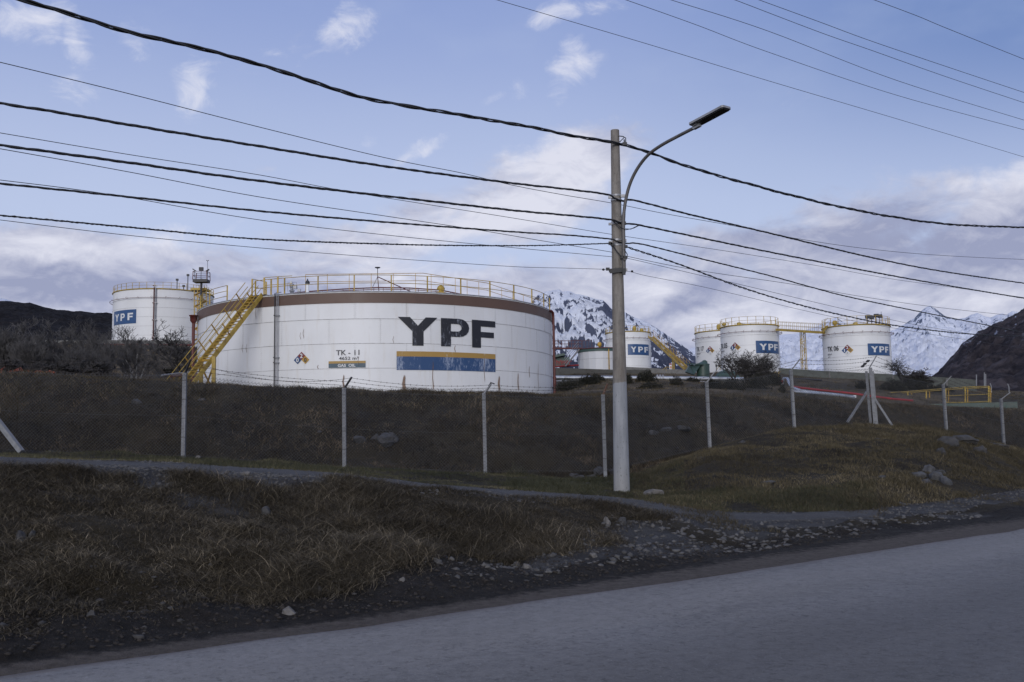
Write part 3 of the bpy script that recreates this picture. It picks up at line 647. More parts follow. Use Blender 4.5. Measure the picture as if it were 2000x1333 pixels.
def diamond(c, u, v, hw, hh, digits, parent, four=True):
    t0, z_ = c.hit(u, v); tL = c.hit(u - hw, v)[0]; tR = c.hit(u + hw, v)[0]; zt = c.hit(u, v - hh)[1]; ht = (tR - tL) / 2; hz_ = zt - z_
    root = None
    cells = [(0, .5, M_nfred), (-.5, 0, M_nfblue), (.5, 0, M_nfyel)] + ([(0, -.5, M_white_text)] if four else [])
    for (a, b_, m_), ch in zip(cells, digits + ['W']):
        pl = [(t0 + (a + dx) * ht, z_ + (b_ + dz) * hz_) for dx, dz in ((0, .5), (.5, 0), (0, -.5), (-.5, 0))]
        q = obj('hazard_panel', on_cyl(MB(), c, [pl[::-1]], .02), m_, parent)
        w = .17 if ch not in '1' else .08; h = .27
        if ch == 'W': w, h = .10, .10
        D_ = box_map(font_polys(ch, .03), t0 + (a - w) * ht, z_ + (b_ - h) * hz_, t0 + (a + w) * ht, z_ + (b_ + h) * hz_)
        obj('digit', on_cyl(MB(), c, D_, .04), M_dark_text if m_ in (M_nfyel, M_white_text) else M_white_text, q)
def rail_ring(c, z, h, npost, th0, th1, r=-.05, rt=.022, rails=(1.0, .66, .33), post=.03, mats=None, parent=None, toe=True, nmat=None):
    mb = MB()
    for k in rails: c.ring(mb, z + h * k, r, rt, th0, th1, n=max(24, npost * 2), k=4)
    if toe: mb2 = mb; [mb.add([c.P(t_, z + a, r + .01) for t_ in (q0, q1) for a in (.0, .12)], [(0, 1, 3, 2)]) for q0, q1 in [(th0 + (th1 - th0) * i / 72, th0 + (th1 - th0) * (i + 1) / 72) for i in range(72)]]
    rl = obj('railing', mb, nmat or M_yellow, parent)
    for i in range(npost + 1):
        th = th0 + (th1 - th0) * i / npost; p = MB(); p.beam(c.P(th, z, r), c.P(th, z + h, r), post * 1.6, post * 1.6, (math.cos(th), math.sin(th), 0))
        obj('railing_post', p, nmat or M_yellow, rl)
    return rl

# --- the big tank
BT = Cyl(384.5, 1079.5, 690, 79.5); zT = BT.ztop(570.5); zB = 3.6
t = thing('storage_tank', 'largest white oil tank, brown top band, black lettering, blue stripe, behind the berm', 'storage tank', (BT.c.x, BT.c.y, zB))
big_tank = t
bandz = BT.ztop(592)
M_white_big = tank_white('worn_white_tank_paint', centre=(BT.c.x, BT.c.y), streak=.55)
z1c = bandz; ch = (BT.ztop(623) - BT.ztop(671)); nb = 5
mb = MB(); zz = [zT, BT.ztop(623), BT.ztop(671), BT.ztop(719.5), BT.ztop(719.5) - ch, zB]
for i in range(5):
    r = BT.R - .006 * (4 - i); mb.lathe(BT.c, [(r, zz[i + 1]), (r, zz[i])], 160, 0)
    if i: BT.ring(mb, zz[i], -.0, .013, -1.75, 1.75, n=160, k=4, mi=1)
    for q in range(14):
        th = -1.45 + q * .245 + .12 * (i % 2)
        mb.tube([BT.P(th, zz[i + 1] + .02, -.012), BT.P(th, zz[i] - .02, -.012)], .006, 4, 1)
        for k in range(int((zz[i] - zz[i + 1]) / .14)):      # rivet rows beside each joint
            for s_ in (-.006, .006): mb.box(BT.P(th + s_, zz[i + 1] + .1 + k * .14, -.012), .016, .016, .016, mi=1)
obj('tank_wall', mb, (M_white_big, M_seam), t)
mb = MB().lathe(BT.c, [(BT.R + .012, bandz), (BT.R + .012, zT)], 160)
for q in range(14):
    th = -1.33 + q * .245 + .12
    for k in range(4):
        for s_ in (-.012, .012): mb.box(BT.P(th + s_, bandz + .1 + k * .19, .015), .03, .03, .03, mi=1)
obj('brown_band', mb, (M_brown, M_brown), t)
rf = obj('roof', roof(BT, zT, .45, 128), M_white_big, t)
mb = MB(); BT.ring(mb, zT + .02, .02, .045, n=160, k=4); obj('rim', mb, M_galv, t)
rail_ring(BT, zT + .03, 1.12, 12, -.52, 1.62 * 1.0, r=-.12, rt=.022, rails=(1., .52), toe=False, parent=t, post=.045)
rail_ring(BT, zT + .03, 1.12, 4, -1.55, -.74, r=-.12, rt=.022, rails=(1., .66, .33), toe=False, parent=t, post=.04)
# inner walkway rail seen above the roof
wl = [W(597, 536.5, 68.5), W(826, 534, 67.5), W(950, 553, 70), W(1062, 590, 76)]
mb = MB(); mb.tube(wl, .02, 4); mb.tube([p - Vector((0, 0, .52)) for p in wl], .018, 4)
wr = obj('walkway_rail', mb, M_yellow_rust, t)
for k in range(17):
    f_ = k / 16 * 3; i = min(2, int(f_)); p = wl[i].lerp(wl[i + 1], f_ - i); mb = MB(); mb.beam((p.x, p.y, zT), p, .03, .03); obj('railing_post', mb, M_yellow_rust, wr)
# roof pipework
ap = [W(548, 576, 70), W(600, 570, 70), (W(670, 565, 70)), W(740, 562, 70), W(800, 563, 70), W(860, 567, 70.5), W(905, 576, 71)]
mb = MB(); mb.tube(ap, .045, 6); mb.tube([p - Vector((0, 0, .12)) for p in ap], .03, 5)
for i in range(22):
    f_ = i / 21 * 6; k = min(5, int(f_)); p = ap[k].lerp(ap[k + 1], f_ - k); mb.beam((p.x, p.y, zT), p, .03, .03)
obj('foam_pipe', mb, M_red, t)
vb = W(570, 572, 68); bz = zT
mb = MB(); mb.lathe((vb.x, vb.y, bz), [(.16, 0), (.13, .25), (.13, .55), (.2, .56), (.2, .62), (.1, .63), (.12, .8), (.16, .85), (.16, 1.05), (.08, 1.1)], 12); mb.box((vb.x + .22, vb.y, bz + .85), .22, .2, .26); mb.box((vb.x - .05, vb.y, bz + 1.18), .12, .12, .16)
mb.tube([(vb.x - .28, vb.y, bz + .55), (vb.x - .3, vb.y, bz + 1.15), (vb.x + .3, vb.y, bz + 1.2), (vb.x + .42, vb.y, bz + .6)], .018, 5); obj('valve', mb, M_galv, t)
vb = W(584, 572, 68); mb = MB().lathe((vb.x, vb.y, bz), [(.09, 0), (.09, .3), (.17, .31), (.17, .4), (.06, .42), (.06, .52)], 10); mb.box((vb.x, vb.y, bz + .62), .22, .2, .2); obj('sampling_valve', mb, M_galv, t)
vb = W(600.5, 571, 68); mb = MB().lathe((vb.x, vb.y, bz), [(.11, 0), (.11, 1.05)], 12, 0); mb.lathe((vb.x, vb.y, bz), [(.11, 1.05), (.16, 1.08), (.16, 1.2), (.09, 1.28), (.04, 1.32), (.04, 1.42)], 12, 1); obj('vent_pipe', mb, (M_white_big, M_dark), t)
vb = W(861, 568, 69); mb = MB().lathe((vb.x, vb.y, bz), [(.10, 0), (.10, .25), (.24, .3), (.30, .38), (.30, .48), (.16, .56), (.12, .6), (.28, .68), (.28, .78), (.2, .92), (.06, 1.0)], 14)
for k in range(8): q = k * math.pi / 4; mb.box((vb.x + .3 * math.cos(q), vb.y + .3 * math.sin(q), bz + .43), .05, .05, .16)
obj('roof_vent', mb, M_yellow, t)
a0 = W(737.5, 523, 70); a1 = W(737.5, 541, 70); mb = MB().tube([a0, a1], .025, 5, 1); mb.lathe((a0.x, a0.y, a0.z - .08), [(.03, 0), (.2, .06), (.2, .10)], 10, 1)
mb.tube([a1, W(727, 563, 70)], .018, 5, 1); mb.tube([a1, W(806, 572, 71)], .035, 5, 0); mb.tube([a1, (a1.x + .1, a1.y + .5, zT)], .03, 5, 0); obj('gauge_mast', mb, (M_red, M_dark), t)
# vertical service pipes on the wall
for u, rt, m_ in ((538.5, .035, M_dark), (541.8, .022, M_galv), (544.8, .028, M_galv)):
    th = BT.hit(u, 680)[0]; mb = MB().tube([BT.P(th, zB, .15), BT.P(th, zT + .1, .15), BT.P(th, zT + .22, -.2)], rt, 6)
    for v in (617, 699, 709):
        zz_ = BT.hit(u, v)[1]; mb.beam(BT.P(th, zz_, 0), BT.P(th, zz_, .2), .12, .06)
    obj('service_pipe', mb, m_, t)
th = math.pi / 2 - .17; mb = MB().tube([BT.P(th - .12, zT - .02, -.35), BT.P(th - .02, zT + .0, .12), BT.P(th, zT - .12, .2), BT.P(th, zT - .5, .22), BT.P(th, zB, .22)], .10, 8)
mb.tube([BT.P(th, 4.6, .22), BT.P(th, 4.6 + 1.9, .22)], .125, 8)
obj('foam_downpipe', mb, M_red, t)
# lettering
zt, zb_ = BT.hit(815, 620)[1], BT.hit(815, 675.5)[1]
for G, u0, u1 in ((GY, 777, 854), (GP, 861, 916), (GF, 921.5, 967)):
    obj('logo_letter', on_cyl(MB(), BT, box_map(G, BT.hit(u0, 650)[0], zb_, BT.hit(u1, 650)[0], zt), .03, .03), M_bigtext, t)
rect_on(BT, 'ochre_stripe', 774.5, 967, 688.0, 698.0, M_bigyel, t, .03)
rect_on(BT, 'blue_stripe', 774.5, 967, 698.1, 724.0, M_bigblue, t, .03)
text_on(BT, 'lettering', 'TK - 11', 656.5, 702, 684, 694, M_dark_text, t, bold=.012)
text_on(BT, 'lettering', '4652 m³', 662, 700, 697, 703.3, M_dark_text, t, bold=.012)
p, _ = rect_on(BT, 'contents_sign', 642, 714, 710.2, 718.5, simple('dark_teal_sign', (.035, .075, .11), .5, dirt=(.2, .25, .28), dirt_amt=.4, dscale=3), t, .03)
rect_on(BT, 'ochre_stripe', 642, 714, 705.5, 710.1, M_bigyel, t, .03)
text_on(BT, 'lettering', 'GAS  OIL', 660, 694.5, 711.3, 717.3, M_white_text, p, .05, bold=.03)
diamond(BT, 589, 703.5, 15.2, 16, ['2', '0', '0'], t, four=False)
def stain(c, u, v0, v1, w, parent):
    th, zt_ = c.hit(u, v0); zb2 = c.hit(u, v1)[1]; hw = w / 2 / c.R; mb = MB(); nx_, nz2 = 5, 9; fade = []
    vs_ = []
    for j in range(nz2):
        for i in range(nx_):
            a = i / (nx_ - 1) * 2 - 1; q = j / (nz2 - 1); vs_.append(c.P(th + a * hw * (.5 + .5 * q) + .002 * math.sin(q * 9), zt_ + (zb2 - zt_) * q, .035)); fade.append(max(0, (1 - a * a)) * min(1, q * 5) * min(1, (1 - q) * 3 + .45) * .95)
    mb.add(vs_, [(j * nx_ + i, j * nx_ + i + 1, (j + 1) * nx_ + i + 1, (j + 1) * nx_ + i) for j in range(nz2 - 1) for i in range(nx_ - 1)])
    o = obj('rust_stain', mb, M_stain, parent); at = o.data.attributes.new('fade', 'FLOAT', 'POINT'); at.data.foreach_set('value', fade)
for u, v0, v1, w in ((789, 730, 766, .42), (974, 732, 765, .38), (1011, 725, 765, .26), (1033, 712, 738, .14), (671, 730, 760, .2), (593, 640, 662, .07), (587, 648, 664, .05), (621, 712, 722, .09), (474, 670, 690, .08), (482, 670, 690, .07), (888, 672, 690, .1), (700, 694, 716, .06), (945, 690, 750, .08), (845, 700, 765, .10), (1050, 700, 765, .12), (768, 655, 672, .05), (500, 598, 625, .08)):
    stain(BT, u, v0, v1, w, t)

# --- staircase up to the big tank
hd = Vector((-.455, -.89, 0)).normalized(); wd = Vector((hd.y, -hd.x, 0)) * -1   # wd: to the right seen from the road
T0 = W(502.5, 573, 66.6); T0.z = zT + .12
Ls = (T0.z - 3.75); slope = .98; run = Ls * slope
bot = T0 + hd * run; bot.z = 3.75
st = thing('staircase', 'yellow open-tread steel staircase leaning up to the brown rim of the largest tank', 'staircase', (bot.x, bot.y, bot.z))
HWs = .43; sl_dir = (T0 - bot).normalized(); perp = (hd + Vector((0, 0, slope))).normalized()
perp = (perp - sl_dir * perp.dot(sl_dir)).normalized()
for s_ in (-1, 1):
    mb = MB().beam(bot + wd * HWs * s_, T0 + wd * HWs * s_, .07, .30, perp); obj('stringer', mb, M_yellow, st)
NT = 34
for i in range(NT):
    p = bot.lerp(T0, (i + .5) / NT); mb = MB().box(p, HWs * 2 - .08, .24, .035, (wd, -hd, Vector((0, 0, 1)))); obj('tread', mb, M_yellow_rust, st)
for s_ in (-1, 1):
    o_ = wd * (HWs + .03) * s_; mb = MB()
    for k in (1.0, .66, .36): mb.tube([bot + o_ + perp * k * 1.05 - sl_dir * .3, T0 + o_ + perp * k * 1.05 + sl_dir * .1], .025, 5)
    hr = obj('handrail', mb, M_yellow, st)
    for i in range(7):
        p = bot.lerp(T0, (i + .3) / 7) + o_; mb = MB().beam(p, p + perp * 1.05, .06, .06, sl_dir); obj('baluster', mb, M_yellow_rust, hr)
# landing with its cage of posts
lc = T0 - hd * .75; ax = (wd, -hd, Vector((0, 0, 1)))
obj('landing', MB().box(lc + Vector((0, 0, -.03)), 1.35, 1.5, .07, ax), M_dark, st)
mb = MB(); mb.box(lc + wd * .9 - hd * .2 + Vector((0, 0, -.02)), 1.5, .7, .06, ax); obj('landing_plate', mb, M_yellow_rust, st)
mb = MB(); cs = [(-.5, -.7), (-.5, .7), (.55, -.7), (.55, .0), (1.6, -.55)]
for a, b_ in cs: q = lc + wd * a - hd * b_; mb.beam(q, q + Vector((0, 0, 1.15)), .10, .08)
pp = [lc + wd * a - hd * b_ for a, b_ in ((-.5, .7), (-.5, -.7))]; qq = [lc + wd * a - hd * b_ for a, b_ in ((.55, -.7), (1.6, -.55), (2.6, -.3))]
for k in (1.15, .62): mb.tube([p + Vector((0, 0, k)) for p in pp], .022, 5); mb.tube([p + Vector((0, 0, k)) for p in qq], .022, 5)
obj('landing_rail', mb, M_yellow, st)
# support frame at mid-height
mid = bot.lerp(T0, .42)
for s_ in (-1, 1):
    for q, off in ((0, 0), ):
        p = mid + wd * (HWs + .1) * s_; mb = MB().beam((p.x, p.y, 3.4), (p.x, p.y, p.z + .1), .22, .22); obj('support_leg', mb, M_yellow, st)
pa, pb = mid + wd * (HWs + .1), mid - wd * (HWs + .1)
mb = MB().beam(pa + Vector((0, 0, -.1)), pb + Vector((0, 0, -.1)), .14, .12); mb.beam((pb.x, pb.y, 4.4), (pa.x, pa.y, mid.z - .4), .08, .08); mb.beam((pa.x, pa.y, 5.0), pb + Vector((0, 0, -.5)), .08, .08); obj('cross_brace', mb, M_yellow_rust, st)

# --- far tanks
def far_tank(label, c, v_top, zb_, cat='storage tank', group='far white tanks', rim=True, rails=True, spr=1.0, courses=6, npost=22, hr=1.1, thr=math.pi, matkw={}, toe=True):
    z1 = c.ztop(v_top); t = thing('storage_tank', label, cat, (c.c.x, c.c.y, zb_), group)
    m_ = tank_white('white_tank_paint', centre=(c.c.x, c.c.y), streak=.28, **matkw)
    obj('tank_wall', shell(c, zb_, z1, courses, 72, False, .012), (m_, M_seam), t)
    obj('roof', roof(c, z1, .5, 72), m_, t)
    if rim: mb = MB(); c.ring(mb, z1 + .04, .03, .09, n=72, k=4); obj('rim', mb, M_yellow, t)
    if rails: rail_ring(c, z1 + .1, hr, npost, -thr, thr, r=-.05, rt=.022, rails=(1., .5), parent=t, post=.035, toe=False)
    if spr:
        mb = MB(); c.ring(mb, z1 - spr, .42, .033, n=72, k=5, th0=-2.6, th1=2.6)
        for i in range(20):
            th = -2.5 + i * .26; mb.beam(c.P(th, z1 - spr, 0), c.P(th, z1 - spr, .42), .03, .03); mb.tube([c.P(th, z1 - spr, .42), c.P(th, z1 - spr + .18, .42), c.P(th + .03, z1 - spr + .18, .30)], .018, 4)
        obj('sprinkler_ring', mb, M_red, t)
    return t, z1, m_
C5 = Cyl(1407.5, 1523, 680, 150); C6 = Cyl(1606.5, 1741, 680, 142); C17 = Cyl(1357.5, 1466, 680, 168); CM = Cyl(1183, 1271.5, 680, 172); CL = Cyl(219, 417, 620, 166)
t17, z17, _ = far_tank('white tank numbered 17, leftmost of the row, half hidden behind the tank numbered 05', C17, 646, 9.0)
text_on(C17, 'lettering', 'TK 17', 1361.2, 1375, 677.6, 686.5, M_dark_text, t17, .06); diamond(C17, 1386.8, 685.5, 8.2, 9.2, ['2', '1', '0'], t17)
text_on(C17, 'lettering', '120 m³', 1362, 1368.5, 690, 693, M_dark_text, t17, .06); text_on(C17, 'lettering', 'JP1', 1362, 1365.5, 696, 698.8, M_dark_text, t17, .06)
t5, z5, _ = far_tank('white tank numbered 05, blue sign at its right edge, behind the bare bush', C5, 634.5, 9.0)
text_on(C5, 'lettering', 'TK 05', 1408.6, 1421, 671, 681, M_dark_text, t5, .06); diamond(C5, 1435.8, 679.5, 10.3, 10.6, ['2', '1', '0'], t5); logo(C5, 1476.3, 1520.5, 666, 690.3, t5, (1483.3, 1498, 1500.6, 1510.2, 1511.6, 1518.6))
text_on(C5, 'lettering', '500 m³', 1409, 1415, 685, 688, M_dark_text, t5, .06)
t6, z6, m6 = far_tank('white tank numbered 06 at the right end of the catwalk with floodlights on its roof', C6, 635, 8.0)
text_on(C6, 'lettering', 'TK 06', 1617, 1638.3, 676.3, 686.3, M_dark_text, t6, .06); diamond(C6, 1655.2, 684.6, 11.5, 11.2, ['2', '1', '0'], t6); logo(C6, 1695, 1737, 671.3, 694.3, t6, (1701.2, 1714.8, 1717.2, 1726.6, 1728.4, 1734.6))
text_on(C6, 'lettering', '500 m³', 1617.5, 1625.5, 691, 694.5, M_dark_text, t6, .06); text_on(C6, 'lettering', 'JP1', 1618, 1622, 697, 700, M_dark_text, t6, .06)
tm, zm, _ = far_tank('white tank with blue sign directly behind the concrete lamp pole', CM, 648, 12.5, courses=5, npost=18, hr=.9, spr=1.1)
logo(CM, 1226, 1267, 672.5, 693.7, tm, (1232, 1243, 1246.4, 1255.6, 1258.4, 1265.4))
tl, zl, _ = far_tank('tall white tank with blue sign on the slope at far left, bare trees before it', CL, 565, 15.5, npost=40, hr=.95, spr=1.35, courses=7)
logo(CL, 223, 266, 604.5, 632, tl, (225.7, 233, 235.8, 244, 249.3, 260), uref=262)
for u_ in (300.5, 303.3):
    th = CL.hit(u_, 620)[0]; mb = MB().tube([CL.P(th, 15.5, .25), CL.P(th, zl + .2, .25)], .09, 6)
    for k in range(4): mb.beam(CL.P(th, 18 + 2.6 * k, 0), CL.P(th, 18 + 2.6 * k, .35), .4, .12)
    obj('service_pipe', mb, M_red if u_ < 302 else M_galv, tl)
for c, z_, par, items in ((CL, zl, tl, ((345, 1.9, 0), (358, .9, 0), (366, 2.6, 0))), (C5, z5, t5, ((1442, .55, 1), (1413, .45, 1))), (C17, z17, t17, ((1402, 1.25, 1),)), (C6, z6, t6, ((1669, .55, 1), (1629, .8, 1))), (CM, zm, tm, ((1238, 1.1, 1), (1252, .7, 1)))):
    for u, h, y_ in items:
        p = W(u, 600, c.c.y - c.R * .55); mb = MB()
        if y_: mb.lathe((p.x, p.y, z_), [(.12, 0), (.12, h * .3), (.33, h * .35), (.33, h * .8), (.2, h)], 10)
        else: mb.tube([(p.x, p.y, z_), (p.x, p.y, z_ + h)], .07, 6); mb.box((p.x, p.y, z_ + h), .35, .3, .3)
        obj('roof_vent', mb, M_yellow if y_ else M_dark, par)
# floodlights on tank 06
for u, v in ((1694, 621), (1702, 622), (1711, 618.5), (1718, 619.5)):
    p = W(u, v, C6.c.y - C6.R * .3); mb = MB().tube([(p.x, p.y, z6 + .1), p], .05, 5); mb.box(p + Vector((0, -.1, .1)), .62, .35, .38, (Vector((.96, -.28, 0)), Vector((.28, .9, -.3)).normalized(), Vector((0, .3, .95)).normalized())); obj('floodlight', mb, M_dark, t6)
p = W(1721, 609, C6.c.y); obj('antenna', MB().tube([(p.x, p.y, z6), p], .025, 4), M_dark, t6)

# --- catwalk between tanks 05 and 06
A0 = W(1520, 644.5, 143); A1 = W(1606, 650, 133.5); A2 = W(1616, 637, 132.5)
cw = thing('catwalk', 'yellow catwalk bridging the gap between the tanks numbered 05 and 06', 'catwalk', (A1.x - 3, 143, 9.5))
obj('walkway_beam', MB().beam(A0, A1, .9, .32), M_yellow, cw)
mb = MB()
for off in (-.4, .4):
    for k in (1.05, .55): mb.tube([A0 + Vector((0, off, k + .1)), A1 + Vector((0, off, k + .1)), A2 + Vector((0, off, k))], .022, 4)
    for i in range(12): p = A0.lerp(A1, i / 11) + Vector((0, off, .1)); mb.beam(p, p + Vector((0, 0, 1.05)), .035, .035)
obj('railing', mb, M_yellow, cw)
mb = MB().beam(A1 + Vector((0, .3, 0)), A2 + Vector((0, .3, 0)), .06, .2); mb.beam(A1 - Vector((0, .3, 0)), A2 - Vector((0, .3, 0)), .06, .2)
for i in range(5): mb.box(A1.lerp(A2, (i + .5) / 5), .25, .6, .04)
obj('stair', mb, M_yellow, cw)
mb = MB(); L0, L1, L2, L3 = W(1564, 648, 138.5), W(1571, 648, 138.5), W(1566.5, 724, 138.5), W(1575, 724, 138.5)
for dy in (-.35, .35):
    o_ = Vector((0, dy, 0)); mb.beam(L0 + o_, L2 + o_, .09, .09); mb.beam(L1 + o_, L3 + o_, .09, .09)
    for i in range(4):
        a, b_ = L0.lerp(L2, i / 4) + o_, L1.lerp(L3, (i + 1) / 4) + o_; mb.beam(a, b_, .05, .05) if i % 2 else mb.beam(L1.lerp(L3, i / 4) + o_, L0.lerp(L2, (i + 1) / 4) + o_, .05, .05)
        mb.beam(L0.lerp(L2, i / 4) + o_, L1.lerp(L3, i / 4) + o_, .05, .05)
obj('lattice_leg', mb, M_yellow, cw)

# --- long yellow stair down from the tank behind the pole
A0 = W(1271, 658, 165); A1 = W(1342, 722, 148); s2 = thing('staircase', 'long yellow stair running down rightwards from the tank behind the lamp pole', 'staircase', (A1.x, A1.y, A1.z))
u_ = (A0 - A1).normalized(); sdv = Vector((u_.y, -u_.x, 0)).normalized()
for s_ in (-.42, .42): obj('stringer', MB().beam(A0 + sdv * s_, A1 + sdv * s_, .08, .30), M_yellow, s2)
for i in range(36): obj('tread', MB().box(A1.lerp(A0, i / 36) + Vector((0, 0, .05)), .5, .9, .06, (Vector((u_.x, u_.y, 0)).normalized(), sdv, Vector((0, 0, 1)))), M_yellow, s2)
for s_ in (-.45, .45):
    mb = MB(); [mb.tube([A0 + sdv * s_ + Vector((0, 0, k)), A1 + sdv * s_ + Vector((0, 0, k))], .03, 4) for k in (1.1, .65)]
    for i in range(13): p = A0.lerp(A1, i / 12) + sdv * s_; mb.beam(p, p + Vector((0, 0, 1.1)), .045, .045)
    obj('handrail', mb, M_yellow_rust, s2)
mb = MB(); p0, p1 = A0.lerp(A1, .62), A0.lerp(A1, .66)
for p in (p0, p1): mb.beam(p, (p.x, p.y, p.z - 4.5), .16, .16)
obj('support_leg', mb, M_yellow, s2)

# --- short octagonal-looking tank with dark rim, red gangway and stairs
CS = Cyl(1129, 1219, 700, 121); zs = CS.ztop(680.5)
t = thing('storage_tank', 'short squat white tank with dark rim left of the lamp pole', 'storage tank', (CS.c.x, CS.c.y, 8.2), 'far white tanks')
ms = tank_white('stained_white_paint', base=(.55, .57, .60), centre=(CS.c.x, CS.c.y), streak=.6)
mb = MB().lathe(CS.c, [(CS.R, 8.2), (CS.R, zs - .3)], 20, 0, False); CS.ring(mb, CS.ztop(700), .01, .02, n=20, k=4, mi=1); obj('tank_wall', mb, (ms, M_seam), t)
obj('rim', MB().lathe(CS.c, [(CS.R + .05, zs - .32), (CS.R + .05, zs), (CS.R - .1, zs + .05), (.01, zs + .25)], 40), M_green, t)
mb = MB(); CS.ring(mb, zs + .05, .05, .06, n=60, k=4); obj('rim_pipe', mb, M_red, t)
p = W(1171, 676, 118); obj('roof_vent', MB().lathe((p.x, p.y, zs - .1), [(.1, 0), (.12, .3), (.26, .4), (.26, .7), (.12, .85)], 10), M_yellow_rust, t)
th = CS.hit(1189, 700)[0]; obj('service_pipe', MB().tube([CS.P(th, 8.2, .05), CS.P(th, zs - .1, .05)], .07, 6), M_stain if False else M_yellow_rust, t)
G0 = W(1078, 681, 121); G1 = W(1136, 681, 119.5)
gw = thing('gangway', 'dark red railed gangway between the largest tank and the squat tank', 'gangway', (G0.x, G0.y, 8))
obj('walkway_beam', MB().beam(G0, G1, .7, .16), M_red, gw); mb = MB()
for off in (-.35, .35):
    o_ = Vector((0, off, .1)); e = W(1156, 681, 119)
    for k in (.85, .45): mb.tube([G0 + o_ + Vector((0, 0, k)), G1 + o_ + Vector((0, 0, k))], .02, 4)
    for i in range(10): p = G0.lerp(G1, i / 9) + o_; mb.beam(p, p + Vector((0, 0, .85)), .03, .03)
mb.tube([W(1133, 666.5, 119), W(1156, 664.5, 119), W(1156, 680, 119)], .03, 4); [mb.tube([W(u, 666, 119), W(u, 681, 119)], .022, 4) for u in (1138, 1144, 1150)]
obj('railing', mb, M_red, gw)
S0, S1 = W(1131, 683, 118.5), W(1104, 716, 117)
mb = MB(); [mb.beam(S0 + Vector((0, o_, 0)), S1 + Vector((0, o_, 0)), .05, .16) for o_ in (-.35, .35)]; obj('stringer', mb, M_bone, gw)
for i in range(15): obj('tread', MB().box(S1.lerp(S0, i / 15), .22, .7, .05), M_red, gw)
mb = MB(); [mb.tube([S0 + Vector((-.1, o_, k)), S1 + Vector((-.1, o_, k))], .02, 4) for o_ in (-.35, .35) for k in (.95, .6, .3)]; obj('handrail', mb, M_galv, gw)
mb = MB(); a = W(1080, 714, 116); mb.tube([W(1076, 717, 117), W(1130, 713.5, 118.5)], .09, 6)
obj('fire_pipe', mb, M_redbright, loc=tuple(a), label='thin red pipe low behind the wall left of the squat tank', cat='pipe')
# green shed behind
sh = thing('pump_shed', 'low dark green shed roof half hidden by the red stair beside the largest tank', 'shed', tuple(W(1090, 717, 130)))
q = [W(1074, 700, 131), W(1074, 696, 131), W(1102, 690, 131), W(1104, 694, 131)]
mb = MB(); mb.add([p + Vector((0, o_, 0)) for o_ in (0, 3) for p in q], [(0, 1, 2, 3), (7, 6, 5, 4), (1, 5, 6, 2), (0, 3, 7, 4), (2, 6, 7, 3), (0, 4, 5, 1)]); obj('roof', mb, M_green, sh)
p = W(1093, 708, 133); obj('wall', MB().box(p, 2.6, 2, 1.2), M_green, sh); mb = MB()
for k in range(9): mb.tube([W(1086 + k * 3.2, 703 + (k % 3) * 2, 130), W(1087 + k * 3.2, 713, 130)], .05, 5); mb.tube([W(1086 + k * 3.2, 706 + (k % 2) * 3, 130), W(1091 + k * 3.2, 706 + (k % 2) * 3, 130)], .06, 5)
obj('valve_cluster', mb, M_redbright, sh)

# --- light mast and yellow access tower beside the tall left tank
mp = W(391.5, 660, 145); lm = thing('light_mast', 'dark lighting mast with railed basket of floodlights beside the tall left tank', 'light mast', (mp.x, mp.y, 15))
zq = lambda v: ZV(391.5, v, 145)
obj('mast', MB().tube([(mp.x, mp.y, 14.5), (mp.x, mp.y, zq(545))], .17, 8), M_dark, lm)
k_ = 145 / F; bw = 28 * k_; zb2, zt2 = zq(551.5), zq(548)
obj('basket_floor', MB().box((mp.x, mp.y, (zb2 + zt2) / 2), bw, 1.6, zt2 - zb2 + .15), M_dark, lm); mb = MB()
for sx_ in (-1, 1):
    for sy in (-.8, .8): mb.beam((mp.x + sx_ * bw / 2, mp.y + sy, zt2), (mp.x + sx_ * (bw / 2 - .05), mp.y + sy, zq(532)), .09, .09)
for k in (532, 540): mb.tube([(mp.x - bw / 2, mp.y - .8, zq(k)), (mp.x + bw / 2, mp.y - .8, zq(k)), (mp.x + bw / 2, mp.y + .8, zq(k)), (mp.x - bw / 2, mp.y + .8, zq(k)), (mp.x - bw / 2, mp.y - .8, zq(k))], .035, 4)
obj('basket_rail', mb, M_red, lm)
for dx, v, rt_ in ((-13, 528.5, .6), (13, 529.5, -.6), (0.5, 526.5, 0)):
    p = Vector((mp.x + dx * k_, mp.y - .3, zq(v))); ax_ = (Vector((math.cos(rt_), 0, math.sin(-rt_))), Vector((0, 1, 0)), Vector((math.sin(rt_), 0, math.cos(rt_))))
    mb = MB().box(p, .55 if dx != .5 else .6, .35, .14 if dx != .5 else .5, ax_); mb.tube([p, (p.x * .5 + mp.x * .5 if dx == .5 else p.x - dx * .01, p.y, zq(546))], .04, 4); obj('floodlight', mb, M_dark, lm)
mb = MB().tube([W(405.5, 548, 145), W(405.5, 510.5, 145)], .03, 4); a = W(405.5, 510.5, 145); mb.tube([a + Vector((-.18, 0, .15)), a, a + Vector((.18, 0, .15))], .05, 4); obj('weather_vane', mb, M_dark, lm)
tw = thing('access_tower', 'yellow lattice stair tower against the right side of the tall left tank', 'access tower', tuple(W(392, 665, 146)))
mb = MB(); us_ = (379.5, 386, 396, 403); 
for u in us_:
    for dy in (0, 1.6): a, b_ = W(u, 566, 146 + dy), W(u, 664, 146 + dy); mb.beam(a, b_, .12, .12)
obj('frame', mb, M_yellow, tw); mb = MB(); vs_ = [566 + 11 * k for k in range(10)]
for i, v in enumerate(vs_[:-1]):
    a, b_ = (379.5, 403) if i % 2 else (403, 379.5); mb.beam(W(a, v, 146), W(b_, v + 11, 146), .5, .14); mb.beam(W(379.5, v, 146), W(403, v, 146), .09, .09); mb.beam(W(386, v, 147.6), W(396, v + 11, 147.6), .06, .06)
obj('stair_flight', mb, M_yellow_rust, tw)
